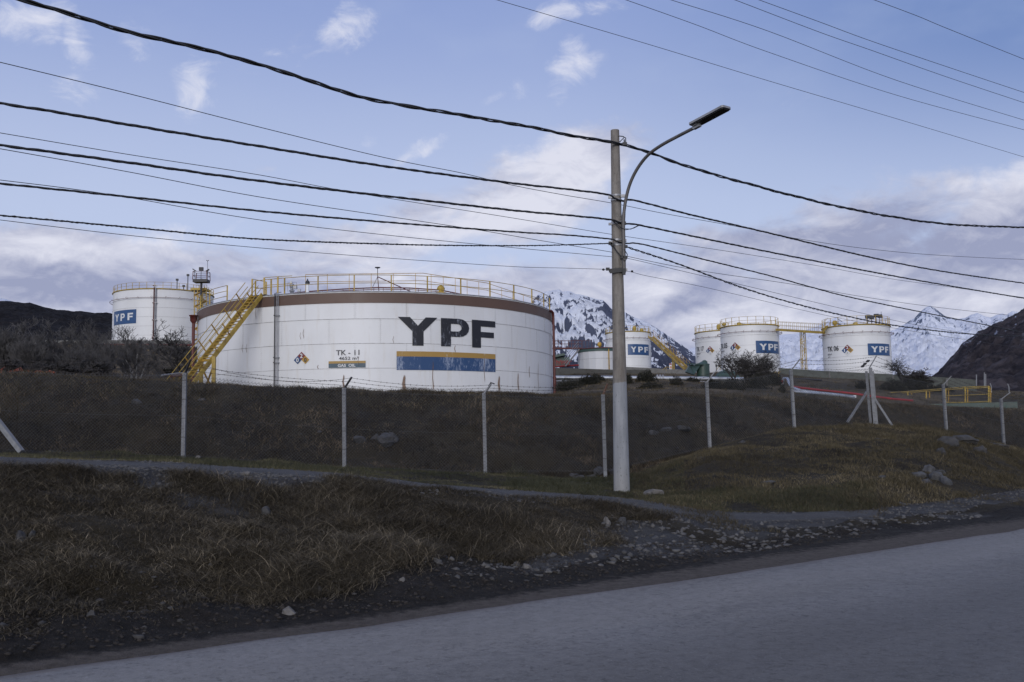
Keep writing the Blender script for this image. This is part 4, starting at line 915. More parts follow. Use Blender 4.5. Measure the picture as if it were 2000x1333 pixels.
obj('landing', MB().box(W(392, 567, 147), 2.3, 2.4, .3), M_yellow, tw); mb = MB(); a, b_ = W(378, 557, 146), W(404, 557, 146)
for k in (0, .5): mb.tube([a - Vector((0, 0, k)), b_ - Vector((0, 0, k))], .03, 4)
for i in range(6): p = a.lerp(b_, i / 5); mb.beam(p, p - Vector((0, 0, .8)), .05, .05)
obj('railing', mb, M_yellow, tw)
# red standpipe left of the big tank
a = W(378.3, 618, 73); rs_ = thing('standpipe', 'dark red standpipe with funnel top at the left edge of the largest tank', 'standpipe', (a.x, a.y, 3.8))
obj('pipe', MB().tube([(a.x, a.y, 3.5), (a.x, a.y, ZV(378, 632, 73))], .12, 8), M_red, rs_)
obj('funnel', MB().lathe((a.x, a.y, ZV(378, 632, 73)), [(.12, 0), (.26, .2), (.27, .52), (.34, .53), (.34, .6)], 10), M_red, rs_)

# ------------------------------------------------------------------ walls, pipes
def wall(name, pts, h, thick, mat, label, step=4.0, butt=True, cat='retaining wall'):
    ws = [W(*p) for p in pts]; t = thing(name, label, cat, tuple(ws[0])); mb = MB(); bt = MB()
    for a, b_ in zip(ws[:-1], ws[1:]):
        L = (b_ - a).length; n = max(1, int(L / step)); d = (b_ - a).normalized(); nr_ = Vector((-d.y, d.x, 0)).normalized()
        for i in range(n):
            p, q = a.lerp(b_, i / n), a.lerp(b_, (i + 1) / n - .004); zo = -.02 * (i % 2)
            mb.add([p + Vector((0, 0, zo)), q + Vector((0, 0, zo)), q - Vector((0, 0, h)), p - Vector((0, 0, h)), p + nr_ * thick + Vector((0, 0, zo)), q + nr_ * thick + Vector((0, 0, zo)), q + nr_ * thick - Vector((0, 0, h)), p + nr_ * thick - Vector((0, 0, h))],
                   [(0, 3, 2, 1), (0, 1, 5, 4), (4, 5, 6, 7), (1, 2, 6, 5), (0, 4, 7, 3)])
            if butt: e = p - nr_ * .12; bt.beam(e - Vector((0, 0, h)), e - Vector((0, 0, .1)), .14, .18, (d.x, d.y, 0))
    obj('wall_panel', mb, mat, t)
    if butt: obj('buttress', bt, M_conc, t)
    return t
M_wallb = simple('brown_grey_wall', (.075, .075, .07), .9, dirt=(.04, .036, .03), dirt_amt=.8, scale=3, bmp=.3)
wall('retaining_wall', [(-60, 664.5, 140), (200, 664.5, 140), (372, 665.5, 140)], 1.3, .3, M_conc, 'long low grey concrete wall on the far left slope above a red pipe', butt=False)
wall('retaining_wall', [(1070, 718.3, 114), (1200, 722.5, 114), (1272, 722.5, 116)], 1.6, .3, M_wallb, 'grey retaining wall below the squat tank, crossing behind the lamp pole')
wall('retaining_wall', [(1214, 716.5, 150), (1350, 723, 146)], 1.5, .3, M_conc, 'pale low concrete wall at the foot of the tank behind the lamp pole', butt=False)
wall('retaining_wall', [(1522, 719, 117), (1620, 725.5, 116), (1745, 731.5, 114), (1800, 734.5, 112), (1850, 738, 110), (1905, 742, 108)], 1.9, .3, simple('green_grey_wall', (.10, .11, .10), .9, dirt=(.045, .045, .035), dirt_amt=.8, scale=3, bmp=.3), 'mossy grey panelled wall running right below the tank numbered 06')
def gd(u, v, d0=58, d1=135):
    """distance at which the ground in this column shows at pixel row v"""
    d = np.arange(d0, d1, .5); xs = np.array([W(u, v, q).x for q in d]); z_, _ = HK(xs, d)
    need = np.array([W(u, v, q).z for q in d]); ok = np.nonzero(z_ >= need)[0]
    return float(d[ok[0]]) if len(ok) else d1
def WG(u, v, dv=2.0, d0=58): return (u, v, gd(u, v + dv, d0))
def pipe(name, pts, r, mat, label, n=8, supports=0, cat='pipe', group=None, smat=None):
    ws = [W(*p) for p in pts]
    if not supports: return obj(name, MB().tube([p for p in ws], r, n), mat, loc=tuple(ws[0]), label=label, cat=cat, group=group)
    t = thing(name, label, cat, tuple(ws[0]), group); obj('pipe_run', MB().tube(ws, r, n), mat, t); a, b_ = ws[0], ws[-1]
    for i in range(supports):
        f_ = (i + .5) / supports * (len(ws) - 1); k = int(f_); p = ws[k].lerp(ws[min(k + 1, len(ws) - 1)], f_ - k)
        obj('support', MB().box(p - Vector((0, 0, r + .25)), r * 1.6, r * 2, .5), smat or M_conc, t)
    return t
pipe('pipeline', [(-60, 673.5, 138), (200, 673.5, 138), (374, 674.5, 138)], .14, M_red, 'dark red pipe along the foot of the far left wall', supports=10)
pp = pipe('pipeline', [(1081, 737.8, 99), (1200, 738.2, 99), (1288, 739, 99), (1400, 740, 99), (1452, 741, 99)], .19, M_pipe, 'long pale metal pipeline left and right of the lamp pole below the far tanks', supports=14, n=12)
p = W(1289, 738.5, 99); mb = MB(); d = (W(1400, 740, 99) - W(1288, 739, 99)).normalized()
for o_ in (-.28, 0, .28): mb.tube([p + d * (o_ - .06), p + d * (o_ + .06)], .32, 12)
obj('flange', mb, M_galv, pp)
pipe('pipeline', [(1083, 744.5, 97), (1200, 745, 97), (1400, 746.5, 97)], .05, M_galv, 'thin pale conduit just below the long metal pipeline')
pipe('pipeline', [WG(1546, 756), WG(1600, 762.5), WG(1660, 768.5), WG(1700, 774), WG(1740, 779.5), WG(1782, 783)], .10, M_redbright, 'bright red pipe sloping down behind the braced corner post', supports=9, smat=M_dark)
pipe('pipeline', [WG(1546, 758), WG(1565, 764.5), WG(1600, 769), WG(1640, 773), WG(1668, 777)], .14, M_pipe, 'thick white lagged pipe below the bright red pipe', supports=5, smat=M_dark)
pipe('pipeline', [WG(1545, 764.5), WG(1570, 767.5), WG(1600, 769.5)], .09, M_pipe, 'short thin white pipe branching beside the thick lagged pipe')
hp = pipe('pipe_bend', [(1527.5, 756, 82), (1528, 746, 82), (1531, 740, 82), (1538, 740, 81), (1541, 748, 80), (1546, 757, 79)], .12, M_pipe, 'white pipe arch rising beside the fence post right of the bare bush')
p = W(1523, 747, 82); obj('hydrant_valve', MB().lathe((p.x, p.y, p.z - .15), [(.05, 0), (.3, .05), (.3, .28), (.05, .33)], 12), M_redbright, loc=tuple(p), label='small red valve at the foot of the white pipe arch', cat='valve')
p = W(1669, 775, gd(1669, 779)); obj('pipe_sign', MB().box(p, .24, .03, .2), M_white_text, loc=tuple(p), label='tiny white and blue tag at the end of the white lagged pipe', cat='tag')
pipe('pipeline', [(1500, 737.5, 108), (1560, 740.5, 106), (1605, 743, 104)], .08, M_dark, 'thin dark pipe on the grass below the mossy wall')
pipe('pipeline', [(316, 733.5, 56), (345, 730, 60), (384, 726, 66)], .05, M_galv, 'pale pipe on the gravel behind the berm, left of the yellow stair')
pipe('pipeline', [(335, 735.5, 57), (384, 730.5, 65)], .08, M_red, 'dark red pipe just under the pale pipe left of the yellow stair')
# green tank with tarp-like cone, and the low green heap
gc = W(1373, 720, 104); R_ = 12.5 * 104 / F; zt_, zb2 = ZV(1373, 712.5, 104), ZV(1373, 735, 104)
gt = thing('water_tank', 'dark green round tank with a sloping skirt, above the pale pipeline', 'tank', (gc.x, gc.y, zb2))
mb = MB().lathe((gc.x, gc.y, zb2 - .3), [(R_ * 1.0, 0), (R_ * 1.02, zt_ - zb2 + .3)], 24); obj('tank_wall', mb, M_green, gt)
mb = MB().lathe((gc.x, gc.y, zt_), [(R_ * 1.06, -.05), (R_ * 1.06, .05), (R_ * .9, .08), (.01, .38)], 24); p = W(1376, 707, 104); mb.lathe((p.x, p.y, zt_ + .1), [(.32, 0), (.3, .2), (.16, .34), (.01, .38)], 14); obj('lid', mb, M_green, gt)
mb = MB(); A_, B2, C2_, D2 = W(1347, 713, 104.3), W(1368, 714, 102.8), W(1356, 732, 102.9), W(1340, 727, 104.6)
mb.add([A_, B2, C2_, D2, A_ + Vector((0, .9, 0)), B2 + Vector((0, .9, 0)), C2_ + Vector((0, .9, 0)), D2 + Vector((0, .9, 0))], [(0, 3, 2, 1), (4, 5, 6, 7), (0, 1, 5, 4), (1, 2, 6, 5), (2, 3, 7, 6), (3, 0, 4, 7)]); mb.tube([A_, C2_], .06, 5); mb.beam(A_ + Vector((-.3, 0, .1)), B2 + Vector((.2, 0, .1)), .5, .12); obj('skirt', mb, M_green, gt)
# white notice and small yellow handrail
p = W(1309.5, 716, 128); s3 = thing('sign', 'small white notice board with red heading beside the long yellow stair', 'sign', (p.x, p.y, p.z - .8))
obj('board', MB().box(p, .32, .05, .75), M_white_text, s3)
obj('heading', MB().box(p + Vector((0, -.032, .28)), .30, .012, .16), M_redbright, s3); obj('notice', MB().box(p + Vector((.04, -.032, -.12)), .16, .012, .3), simple('orange_notice', (.45, .15, .03)), s3)
mb = MB().tube([W(1294, 723, 127), W(1301, 717, 127), W(1308, 718, 127)], .03, 4); mb.tube([W(1301, 717, 127), W(1301, 725, 127)], .03, 4)
obj('handrail', mb, M_yellow, loc=tuple(W(1301, 725, 127)), label='short yellow handrail just left of the white notice board', cat='handrail')
mb = MB().tube([W(1400, 722, 150), W(1406, 713.5, 150), W(1409, 714, 150)], .035, 4); mb.tube([W(1407, 713.5, 150), W(1407, 724, 150)], .035, 4)
obj('handrail', mb, M_yellow, loc=tuple(W(1404, 724, 150)), label='tiny yellow handrail where the tanks 17 and 05 meet the ground', cat='handrail')
mb = MB().tube([W(1399, 725, 150), W(1399, 715, 150)], .06, 5); mb.box(W(1399, 715, 150), .22, .2, .3); obj('hydrant', mb, M_dark, loc=tuple(W(1399, 725, 150)), label='dark slim hydrant at the foot of the tank numbered 17', cat='hydrant')
mb = MB(); [mb.tube([W(u, 741, 105), W(u + 1, 728, 105), W(u + 5, 726, 105)], .04, 4) for u in (1512, 1516, 1520)]; mb.tube([W(1508, 736, 105), W(1523, 736, 105)], .04, 4); obj('valve_cluster', mb, M_yellow, loc=tuple(W(1516, 741, 105)), label='yellow pipe fittings on the grass right of the bare bush', cat='pipe fittings')
# yellow guard rail enclosure at right
gq = [(1738, 767.5, 784, 92), (1773, 765.3, 786, 89), (1809, 762.3, 787, 86), (1847, 759.5, 788, 83.5), (1885, 756.5, 788, 81), (1931, 755, 786, 78)]
q = [W(u, v, d) for u, v, v2, d in gq]; q2 = [W(u, v2, d) for u, v, v2, d in gq]
gr = thing('guard_rail', 'yellow steel guard rail enclosure on the grass near the right edge', 'guard rail', tuple(q2[3]))
mb = MB(); bk = Vector((1.2, 2.2, 0)); mb.tube(q, .045, 5); mb.tube([a.lerp(b_, .5) for a, b_ in zip(q[3:], q2[3:])], .04, 5); mb.tube([p + bk for p in q], .04, 5); mb.tube([p + Vector((0, 0, .05)) for p in q2], .06, 4)
mb.tube([q[-1], q[-1] + bk], .045, 5); mb.tube([q[0], q[0] + bk], .045, 5); obj('rail', mb, M_yellow, gr)
for a, b_ in zip(q, q2): obj('post', MB().beam(b_, a, .09, .09), M_yellow, gr); obj('post', MB().beam(b_ + bk, a + bk, .07, .07), M_yellow_rust, gr)
p = W(1905, 790, 76); obj('plinth', MB().box(p + Vector((.6, 2, -.3)), 6.2, 3.2, .85, (Vector((.93, -.37, 0)), Vector((.37, .93, 0)), Vector((0, 0, 1)))), M_green, loc=tuple(p), label='low dark green plinth under the yellow guard rail at far right', cat='plinth')
# small far posts at the right
for i, (u, v0, v1) in enumerate(((1907, 732, 751), (1922.5, 728, 754), (1925, 731, 754), (1936.5, 749, 764), (1971, 750, 764))):
    a, b_ = W(u, v0, 105), W(u, v1 + 3, 105); mb = MB().beam(b_, a, .09, .09)
    if i > 2: mb = MB().tube([b_, W(u - .5, v0 + 6, 105), W(u - 3, v0, 105)], .06, 5)
    obj('fence_post', mb, M_bone, loc=tuple(b_), label='slender pale far post against the dark hill at right' if i < 3 else 'short bent-top far post against the dark hill at right', cat='post', group='far straight posts' if i < 3 else 'far bent posts')
# ------------------------------------------------------------------ concrete utility pole with lamp arm
PD = 22.0
pb = W(1214.5, 962, PD); pt = W(1201, 255, PD); pb.z = H(pb.x, pb.y) - .1
pole = thing('utility_pole', 'round tapered concrete street lamp pole with overhead cables clamped to it', 'utility pole', tuple(pb))
M_pole, b, pr = new_mat('pole_concrete'); g = b.n('ShaderNodeNewGeometry').outputs['Position']; pz = b.sep(g)[2]
n1_ = b.noise(b.map(g, sc=(1, 1, .12)), 9, 6, .65); n2_ = b.noise(b.map(g, sc=(1, 1, .45)), 38, 4, .7); n3_ = b.noise(g, 6, 5)
cc = b.mix(b.mr(n1_, .3, .7), (.13, .115, .10), (.25, .235, .215)); cc = b.mix(b.mr(n3_, .5, .7, 0, .5), cc, (.12, .115, .11))
zw = W(1207, 748, PD).z
low_ = b.mr(b.m('ADD', pz, b.m('MULTIPLY', b.m('SUBTRACT', n3_, .5), .10)), zw - .012, zw + .012, 1, 0)
wh = b.mix(b.mr(n1_, .3, .7), (.20, .215, .235), (.29, .305, .33)); wh = b.mix(b.mr(pz, pb.z, pb.z + 1.0, .5, 0), wh, (.27, .265, .25))
cc = b.mix(low_, cc, wh); pit_ = b.mr(n2_, .62, .67); cc = b.mix(b.m('MULTIPLY', pit_, .8), cc, (.06, .06, .06))
b.put(pr.inputs['Base Color'], cc); pr.inputs['Roughness'].default_value = .85; bump(b, pr, b.m('SUBTRACT', n1_, pit_), .5, .008)
N_ = 24; prof_ = []
mb = MB(); r0, r1 = 31.5 / 2 * PD / F, 17 / 2 * PD / F
mb.tube([pb.lerp(pt, i / N_) for i in range(N_ + 1)], [r0 + (r1 - r0) * i / N_ for i in range(N_ + 1)], 28)
obj('shaft', mb, M_pole, pole)
def pr_at(z): t = (z - pb.z) / (pt.z - pb.z); return pb.lerp(pt, t), r0 + (r1 - r0) * t
mb = MB()
for v in (383, 392, 436, 438, 470, 478, 480, 528, 531):
    c_, r_ = pr_at(ZV(1207, v, PD)); mb.lathe((c_.x, c_.y, c_.z), [(r_ + .012, -.02), (r_ + .012, .02)], 20)
for v in (385, 437, 472, 529): c_, r_ = pr_at(ZV(1207, v, PD)); mb.box(c_ + Vector((r_ + .03, -.08, 0)), .10, .06, .06); mb.box(c_ + Vector((-r_ - .03, -.05, -.02)), .08, .05, .05)
obj('clamp_band', mb, M_galv, pole)
# lamp arm (towards the road: right and nearer)
c_, r_ = pr_at(ZV(1210, 530, PD)); off = Vector((.72, -.69, 0)).normalized()
ap = [W(1219, 533, PD - .16), W(1218, 470, PD - .17), W(1217.5, 430, PD - .18), W(1222, 392, PD - .22), W(1231, 358, PD - .33), W(1246, 328, PD - .5), W(1266, 303, PD - .75), W(1292, 284, PD - 1.05), W(1325, 266, PD - 1.4), W(1361, 247.5, PD - 1.8)]
dense = []
for i in range(len(ap) - 1):
    p0_, p1_, p2_, p3_ = ap[max(i - 1, 0)], ap[i], ap[i + 1], ap[min(i + 2, len(ap) - 1)]
    for k in range(5):
        t = k / 5; dense.append(.5 * ((2 * p1_) + (p2_ - p0_) * t + (2 * p0_ - 5 * p1_ + 4 * p2_ - p3_) * t * t + (-p0_ + 3 * p1_ - 3 * p2_ + p3_) * t ** 3))
dense.append(ap[-1])
M_arm = simple('weathered_steel_tube', (.13, .125, .125), .55, .4, dirt=(.10, .07, .05), dirt_amt=.6)
obj('lamp_arm', MB().tube(dense, [.042 if i < 12 else .036 for i in range(len(dense))], 12), M_arm, pole)
h0 = W(1353, 247, PD - 1.72); h1 = W(1416, 213.5, PD - 2.45); ld = (h1 - h0).normalized(); ls = ld.cross(Vector((0, 0, 1))).normalized(); lu = ls.cross(ld).normalized()
def slab(mb, a, L, w, t, oz=0, nseg=5, rr=.05, mi=0):
    out_ = []
    for cx_, cy_, q0 in ((L - rr, w / 2 - rr, 0), (rr, w / 2 - rr, 90), (rr, -w / 2 + rr, 180), (L - rr, -w / 2 + rr, 270)):
        for k in range(nseg): q = rad(q0 + 90 * k / (nseg - 1)); out_.append((cx_ + rr * math.cos(q), cy_ + rr * math.sin(q)))
    n = len(out_); vs_ = [a + ld * x_ + ls * y_ + lu * (oz + z_) for z_ in (0, t) for x_, y_ in out_]
    return mb.add(vs_, [tuple(range(n))[::-1], tuple(range(n, 2 * n))] + [(i, (i + 1) % n, n + (i + 1) % n, n + i) for i in range(n)], mi)
Lh = (h1 - h0).length + .06
lh = obj('lamp_head', slab(MB(), h0, Lh, .27, .045, .0), M_galv, pole)
mb = slab(MB(), h0 + ld * .03, Lh - .06, .23, .02, -.021, rr=.03)
obj('lens', mb, M_black, lh); mb = MB()
mb.box(h0 + ld * .12 - lu * .03, .10, .16, .02, (ld, ls, lu))
mb.beam(h0 + ld * .02 - lu * .05, h0 + ld * .2 - lu * .05, .08, .07, lu); obj('bracket', mb, M_galv, lh)
mb = MB(); c_, r_ = pr_at(ZV(1205, 268, PD)); e = W(1220, 268, PD - .05); s1 = W(1218, 283, PD - .1)
mb.tube([W(1208, 266, PD - .08), W(1217, 267, PD - .08), W(1222, 270, PD - .08), W(1222, 282, PD - .08)], .012, 5); mb.tube([W(1210, 278, PD - .08), W(1219, 269, PD - .08)], .01, 4); mb.box(s1 + Vector((.02, -.05, 0)), .1, .06, .07)
mb.tube([W(1219, 273, PD - .08), W(1219.5, 281, PD - .1)], .016, 5); obj('cable_hook', mb, M_dark, pole)
mb = MB()   # loose jumpers
mb.tube([W(1196, 430, PD - .15), W(1205, 438, PD - .2), W(1216, 447, PD - .22), W(1232, 448, PD - .1), W(1248, 440, PD)], .009, 5)
mb.tube([W(1196, 431, PD - .15), W(1208, 444, PD - .2), W(1222, 449.5, PD - .22), W(1238, 446, PD - .1), W(1250, 440, PD)], .008, 5)
mb.tube([W(1196, 478, PD - .15), W(1205, 492, PD - .2), W(1213, 501, PD - .22)], .014, 5)
mb.tube([W(1219, 487, PD - .22), W(1225, 497, PD - .22), W(1225, 504, PD - .22), W(1221, 511, PD - .22), W(1216, 506, PD - .22)], .010, 5)
for u, v in ((1192, 476), (1196, 478), (1215, 503), (1221, 503), (1222, 482), (1187, 526), (1219, 437)): mb.box(W(u, v, PD - .18), .08, .06, .06)
mb.beam(W(1191, 530, PD - .17), W(1221, 527, PD - .17), .04, .10); mb.box(W(1218.5, 531, PD - .2), .07, .06, .14)
obj('cable_fitting', mb, M_rubber, pole)

# ------------------------------------------------------------------ overhead cables (parallel to the road through the pole)
def line_d(u, v):   # distance of the vertical plane through the pole parallel to the road
    s = W(u, v, 1.0).x; return (2.42 * -1 + 22 * (.755 / .656)) / ((.755 / .656) - s)
def spline(pts, per=14):
    P_ = [Vector(p) for p in pts]; o_ = []
    for i in range(len(P_) - 1):
        a, b_, c2, d2 = P_[max(i - 1, 0)], P_[i], P_[i + 1], P_[min(i + 2, len(P_) - 1)]
        if i == 0: a = b_ * 2 - c2
        if i == len(P_) - 2: d2 = c2 * 2 - b_
        for k in range(per):
            t = k / per; o_.append(.5 * ((2 * b_) + (c2 - a) * t + (2 * a - 5 * b_ + 4 * c2 - d2) * t * t + (-a + 3 * b_ - 3 * c2 + d2) * t ** 3))
    return o_ + [P_[-1]]
def px3(pts, dd=0): return [W(u, v, line_d(u, v) + dd) for u, v in pts]
def cable(label, pts, r, strands=1, twist=.8, dd=0, group=None, tr=None):
    P3 = spline(px3(pts, dd), 30 if strands > 1 else 10); mb = MB()
    P3 = ([P3[0] + (P3[0] - P3[1]).normalized() * 9] if pts[0][0] < 0 else []) + P3 + ([P3[-1] + (P3[-1] - P3[-2]).normalized() * 30] if pts[-1][0] > 2000 else [])
    if strands == 1: mb.tube(P3, r, 6)
    else:
        # even resample, then wind strands about the centre line
        L = [0]
        for a, b_ in zip(P3[:-1], P3[1:]): L.append(L[-1] + (b_ - a).length)
        n = int(L[-1] / .07); sv = np.linspace(0, L[-1], n); A = np.array([tuple(p) for p in P3]); C_ = np.stack([np.interp(sv, L, A[:, k]) for k in range(3)], 1)
        t_ = (P3[-1] - P3[0]).normalized(); u_ = Vector((0, 0, 1)); u_ = (u_ - t_ * u_.dot(t_)).normalized(); w_ = t_.cross(u_)
        for k in range(strands):
            ph = sv / twist * 2 * math.pi + k * 2 * math.pi / strands + .6 * np.sin(sv * .9 + k); rr = (tr or r * 1.15) * (1 + .35 * np.sin(sv * 1.7 + k * 2))
            mb.tube([Vector(C_[i]) + u_ * float(rr[i] * math.cos(ph[i])) + w_ * float(rr[i] * math.sin(ph[i])) for i in range(n)], r, 5)
    mid_ = P3[len(P3) // 2]
    return obj('overhead_cable', mb, M_rubber, loc=tuple(mid_), label=label, cat='cable', group=group)
cable('thickest twisted black cable, uppermost on the lamp pole, crossing from top left to right edge',
      [(-60, -38), (35, -2), (150, 32), (250, 62), (350, 86), (500, 124), (695, 187), (850, 217), (1000, 242), (1100, 262), (1205, 281), (1262, 296), (1350, 328), (1500, 370), (1625, 401), (1750, 425), (1875, 440), (2060, 446)], .017, 3, 1.5, -.15, tr=.021)
cable('thick black cable, second highest on the lamp pole, dipping slightly at its clamp',
      [(-60, 189), (0, 202), (125, 222), (250, 244), (500, 285), (750, 325), (1000, 358), (1100, 369), (1185, 380), (1200, 388), (1218, 393), (1240, 392), (1350, 420), (1500, 455), (1700, 503), (1850, 532), (2060, 562)], .0155, 3, .6, -.18, tr=.009)
cable('thick black cable meeting the lamp pole where the curved arm begins',
      [(-60, 276), (0, 284), (250, 318), (500, 353), (750, 383), (1000, 411), (1100, 420), (1190, 429), (1206, 434), (1222, 437), (1248, 440), (1350, 461), (1500, 492), (1700, 531), (1850, 558), (2060, 593)], .0145, 3, .6, -.18, tr=.009)
cable('medium black cable clamped just below the curved arm of the lamp pole',
      [(-60, 353), (0, 359), (250, 385), (500, 412), (750, 434), (1000, 453), (1100, 459), (1190, 467), (1205, 472), (1225, 476), (1252, 477), (1350, 501), (1500, 538), (1580, 560), (1661, 581), (1820, 614), (2060, 662)], .0115, 3, .5, -.18, tr=.007)
cable('beaded thin black cable sagging level into the lamp pole from the left',
      [(-60, 415), (0, 421), (250, 444), (500, 467), (750, 477), (900, 480), (1050, 480), (1190, 476)], .0085, 3, .22, -.15, tr=.008)
cable('thin black cable falling steeply right from below the lamp pole clamp',
      [(1221, 482), (1330, 518), (1440, 559), (1540, 590), (1640, 615), (1760, 638), (1910, 654), (2060, 658)], .011, 2, .4, -.15)
cable('thin wire from upper left edge, crossing the second cable left of the pole',
      [(-60, 109), (0, 122), (250, 183), (500, 247), (750, 308), (900, 338), (1000, 362), (1100, 381), (1200, 398), (1300, 418), (1440, 443), (1560, 467), (1700, 487), (1850, 500), (2060, 510)], .0065, dd=.1)
cable('thin wire starting just above the third thick cable at the left edge',
      [(-60, 250), (0, 260), (250, 302), (500, 341), (700, 378), (1000, 426), (1200, 459), (1400, 488), (1600, 520), (1740, 545), (1870, 563), (2060, 590)], .0055, dd=.1)
cable('thin wire starting just below the third thick cable at the left edge',
      [(-60, 282), (0, 291), (250, 336), (500, 384), (750, 422), (930, 449), (1060, 471), (1195, 493), (1220, 500), (1360, 528), (1550, 556), (1685, 580), (1850, 603), (2060, 625)], .0060, dd=.1)
cable('thin wire starting beside the fourth cable at the left edge',
      [(-60, 344), (0, 352), (130, 368), (250, 386), (500, 429), (750, 459), (1000, 484), (1195, 502), (1230, 506), (1350, 534), (1462, 560), (1640, 602), (1790, 635), (1925, 656), (2060, 668)], .0055, dd=.1)
cable('lowest hair-thin wire on the left, ending at the lowest pole bracket',
      [(-60, 422), (0, 430), (250, 460), (500, 484), (750, 504), (1000, 521), (1100, 524), (1192, 527), (1230, 531), (1262, 539), (1360, 558), (1440, 576), (1640, 622), (1830, 655), (2060, 690)], .0048, dd=.1)
for i, (lab, pts) in enumerate((('long bare wire entering the top edge at centre, lowest of the six at upper right', [(920, -15), (970, 0), (1250, 82), (1500, 158), (1750, 232), (2000, 307), (2050, 321)]),
      ('second lowest of the six bare wires at upper right', [(1180, -14), (1222, 0), (1360, 49), (1500, 102), (1750, 186), (2000, 254), (2050, 268)]),
      ('third lowest of the six bare wires at upper right', [(1270, -14), (1310, 0), (1500, 61), (1750, 157), (2000, 235), (2050, 250)]),
      ('third highest of the six bare wires at upper right', [(1395, -14), (1435, 0), (1600, 63), (1700, 98), (1850, 151), (2000, 201), (2050, 217)]),
      ('second highest of the six bare wires at upper right', [(1440, -15), (1482, 0), (1600, 43), (1700, 80), (1850, 131), (2000, 181), (2050, 197)]),
      ('highest bare wire, cutting across the top right corner', [(1665, -15), (1707, 0), (1790, 31), (1850, 56), (2000, 116), (2050, 135)]))):
    Pw = []
    for u, v in pts: hz_ = 862 - .0145 * (u - 1000); Pw.append(W(u, v, (11.2 - 1.6) * F / (hz_ - v)))
    Ps = spline(Pw, 8); Ps = [Ps[0] + (Ps[0] - Ps[1]).normalized() * 25] + Ps + [Ps[-1] + (Ps[-1] - Ps[-2]).normalized() * 45]
    obj('overhead_wire', MB().tube(Ps, .0068, 5), M_dark, loc=tuple(Pw[2]), label=lab, cat='wire')
for u, v, lab in ((1178.5, 527, 'small black insulator on the lowest wire just left of the pole'), (1234.5, 530.5, 'small black insulator on the lowest wire just right of the pole')):
    p = W(u, v, line_d(u, v) + .1); obj('insulator', MB().lathe(tuple(p - Vector((0, 0, .025))), [(.01, 0), (.028, .01), (.028, .04), (.01, .05)], 8), M_black, loc=tuple(p), label=lab, cat='insulator')

# ------------------------------------------------------------------ chain-link fence
posts = [(-330, 752, 1060, 26.0), (40, 724, 895, 25.6), (361, 729, 893, 26), (672, 758, 915, 27), (945, 768, 926, 27.5), (1177.5, 771, 922, 28.5), (1380, 746, 876, 31), (1544.5, 723, 834, 33.3), (1697, 719, 829, 36), (1842, 751, 837, 38.5), (1955, 779, 866, 41), (2075, 800, 900, 43.5)]
posts[0] = (-330, 700, 885, 25.4)
fn = thing('chain_link_fence', 'long chain-link fence on square concrete posts along the foot of the grassy berm', 'fence', (0, 27.5, .7))
tops = []; bots = []; arms = []
for i, (u, v0, v1, d) in enumerate(posts):
    a = W(u, v0, d); g0 = Vector((a.x, a.y, H(a.x, a.y)))
    ht = 2.22; bz = min(g0.z, a.z - 1.5); tops.append(a); bots.append(Vector((a.x, a.y, max(g0.z, a.z - ht))))
    if i in (1, ): bots[-1] = Vector((a.x, a.y, g0.z))
    lean = Vector((random.uniform(-.02, .02) - (.03 if i > 5 else 0), random.uniform(-.02, .02), 0)); b0 = Vector((a.x, a.y, g0.z - .25)) - lean
    if i in (8,):   # braced corner: three posts and two raking struts
        for dx, dy, w in ((-.10, .0, .09), (.02, -.10, .11), (.14, .02, .07)): obj('post', MB().beam(b0 + Vector((dx + .04, dy, 0)), a + Vector((dx, dy, 0 if dx == .02 else -.12)), w, w), M_bone, fn)
        for e, t_ in (((1657, 822), (1693, 766)), ((1741, 829), (1703, 770))):
            q0_, q1_ = W(*e, d - .3), W(*t_, d - .05); q0_ = q1_ + (q0_ - q1_) * 1.05; obj('strut', MB().beam(q0_, q1_, .07, .07), M_bone, fn)
    elif i != 1:
        obj('post', MB().beam(b0, a, .096, .096, (0, 1, 0)), M_bone, fn)
    else: pass
    av = {2: (11, -26), 3: (15, -21), 4: (14, -17), 5: (9, -21), 6: (15, -18), 7: (18, -21), 8: (15, -24), 9: (16, -16), 10: (18, -12)}.get(i, (13, -20))
    tip = W(u + av[0], v0 + av[1], d - .12); a2 = a + Vector((0, 0, -.03)); arms.append((a2, tip))
    if i != 1: obj('bracket_arm', MB().beam(a2, tip, .05, .035), M_bone if i > 6 else (M_dark if i in (2, 3) else (simple('rusted_bracket', (.15, .085, .06), .8, dirt=(.3, .29, .28), dirt_amt=.5, dscale=8) if i == 5 else M_galv)), fn)
    if i != 1:
        mb = MB()   # tie wires and small holes
        for k in range(5): mb.box(a.lerp(b0, .08 + k * .2) + Vector((0, -.058, 0)), .125, .008, .012)
        obj('tie_wire', mb, M_wiredark, fn)
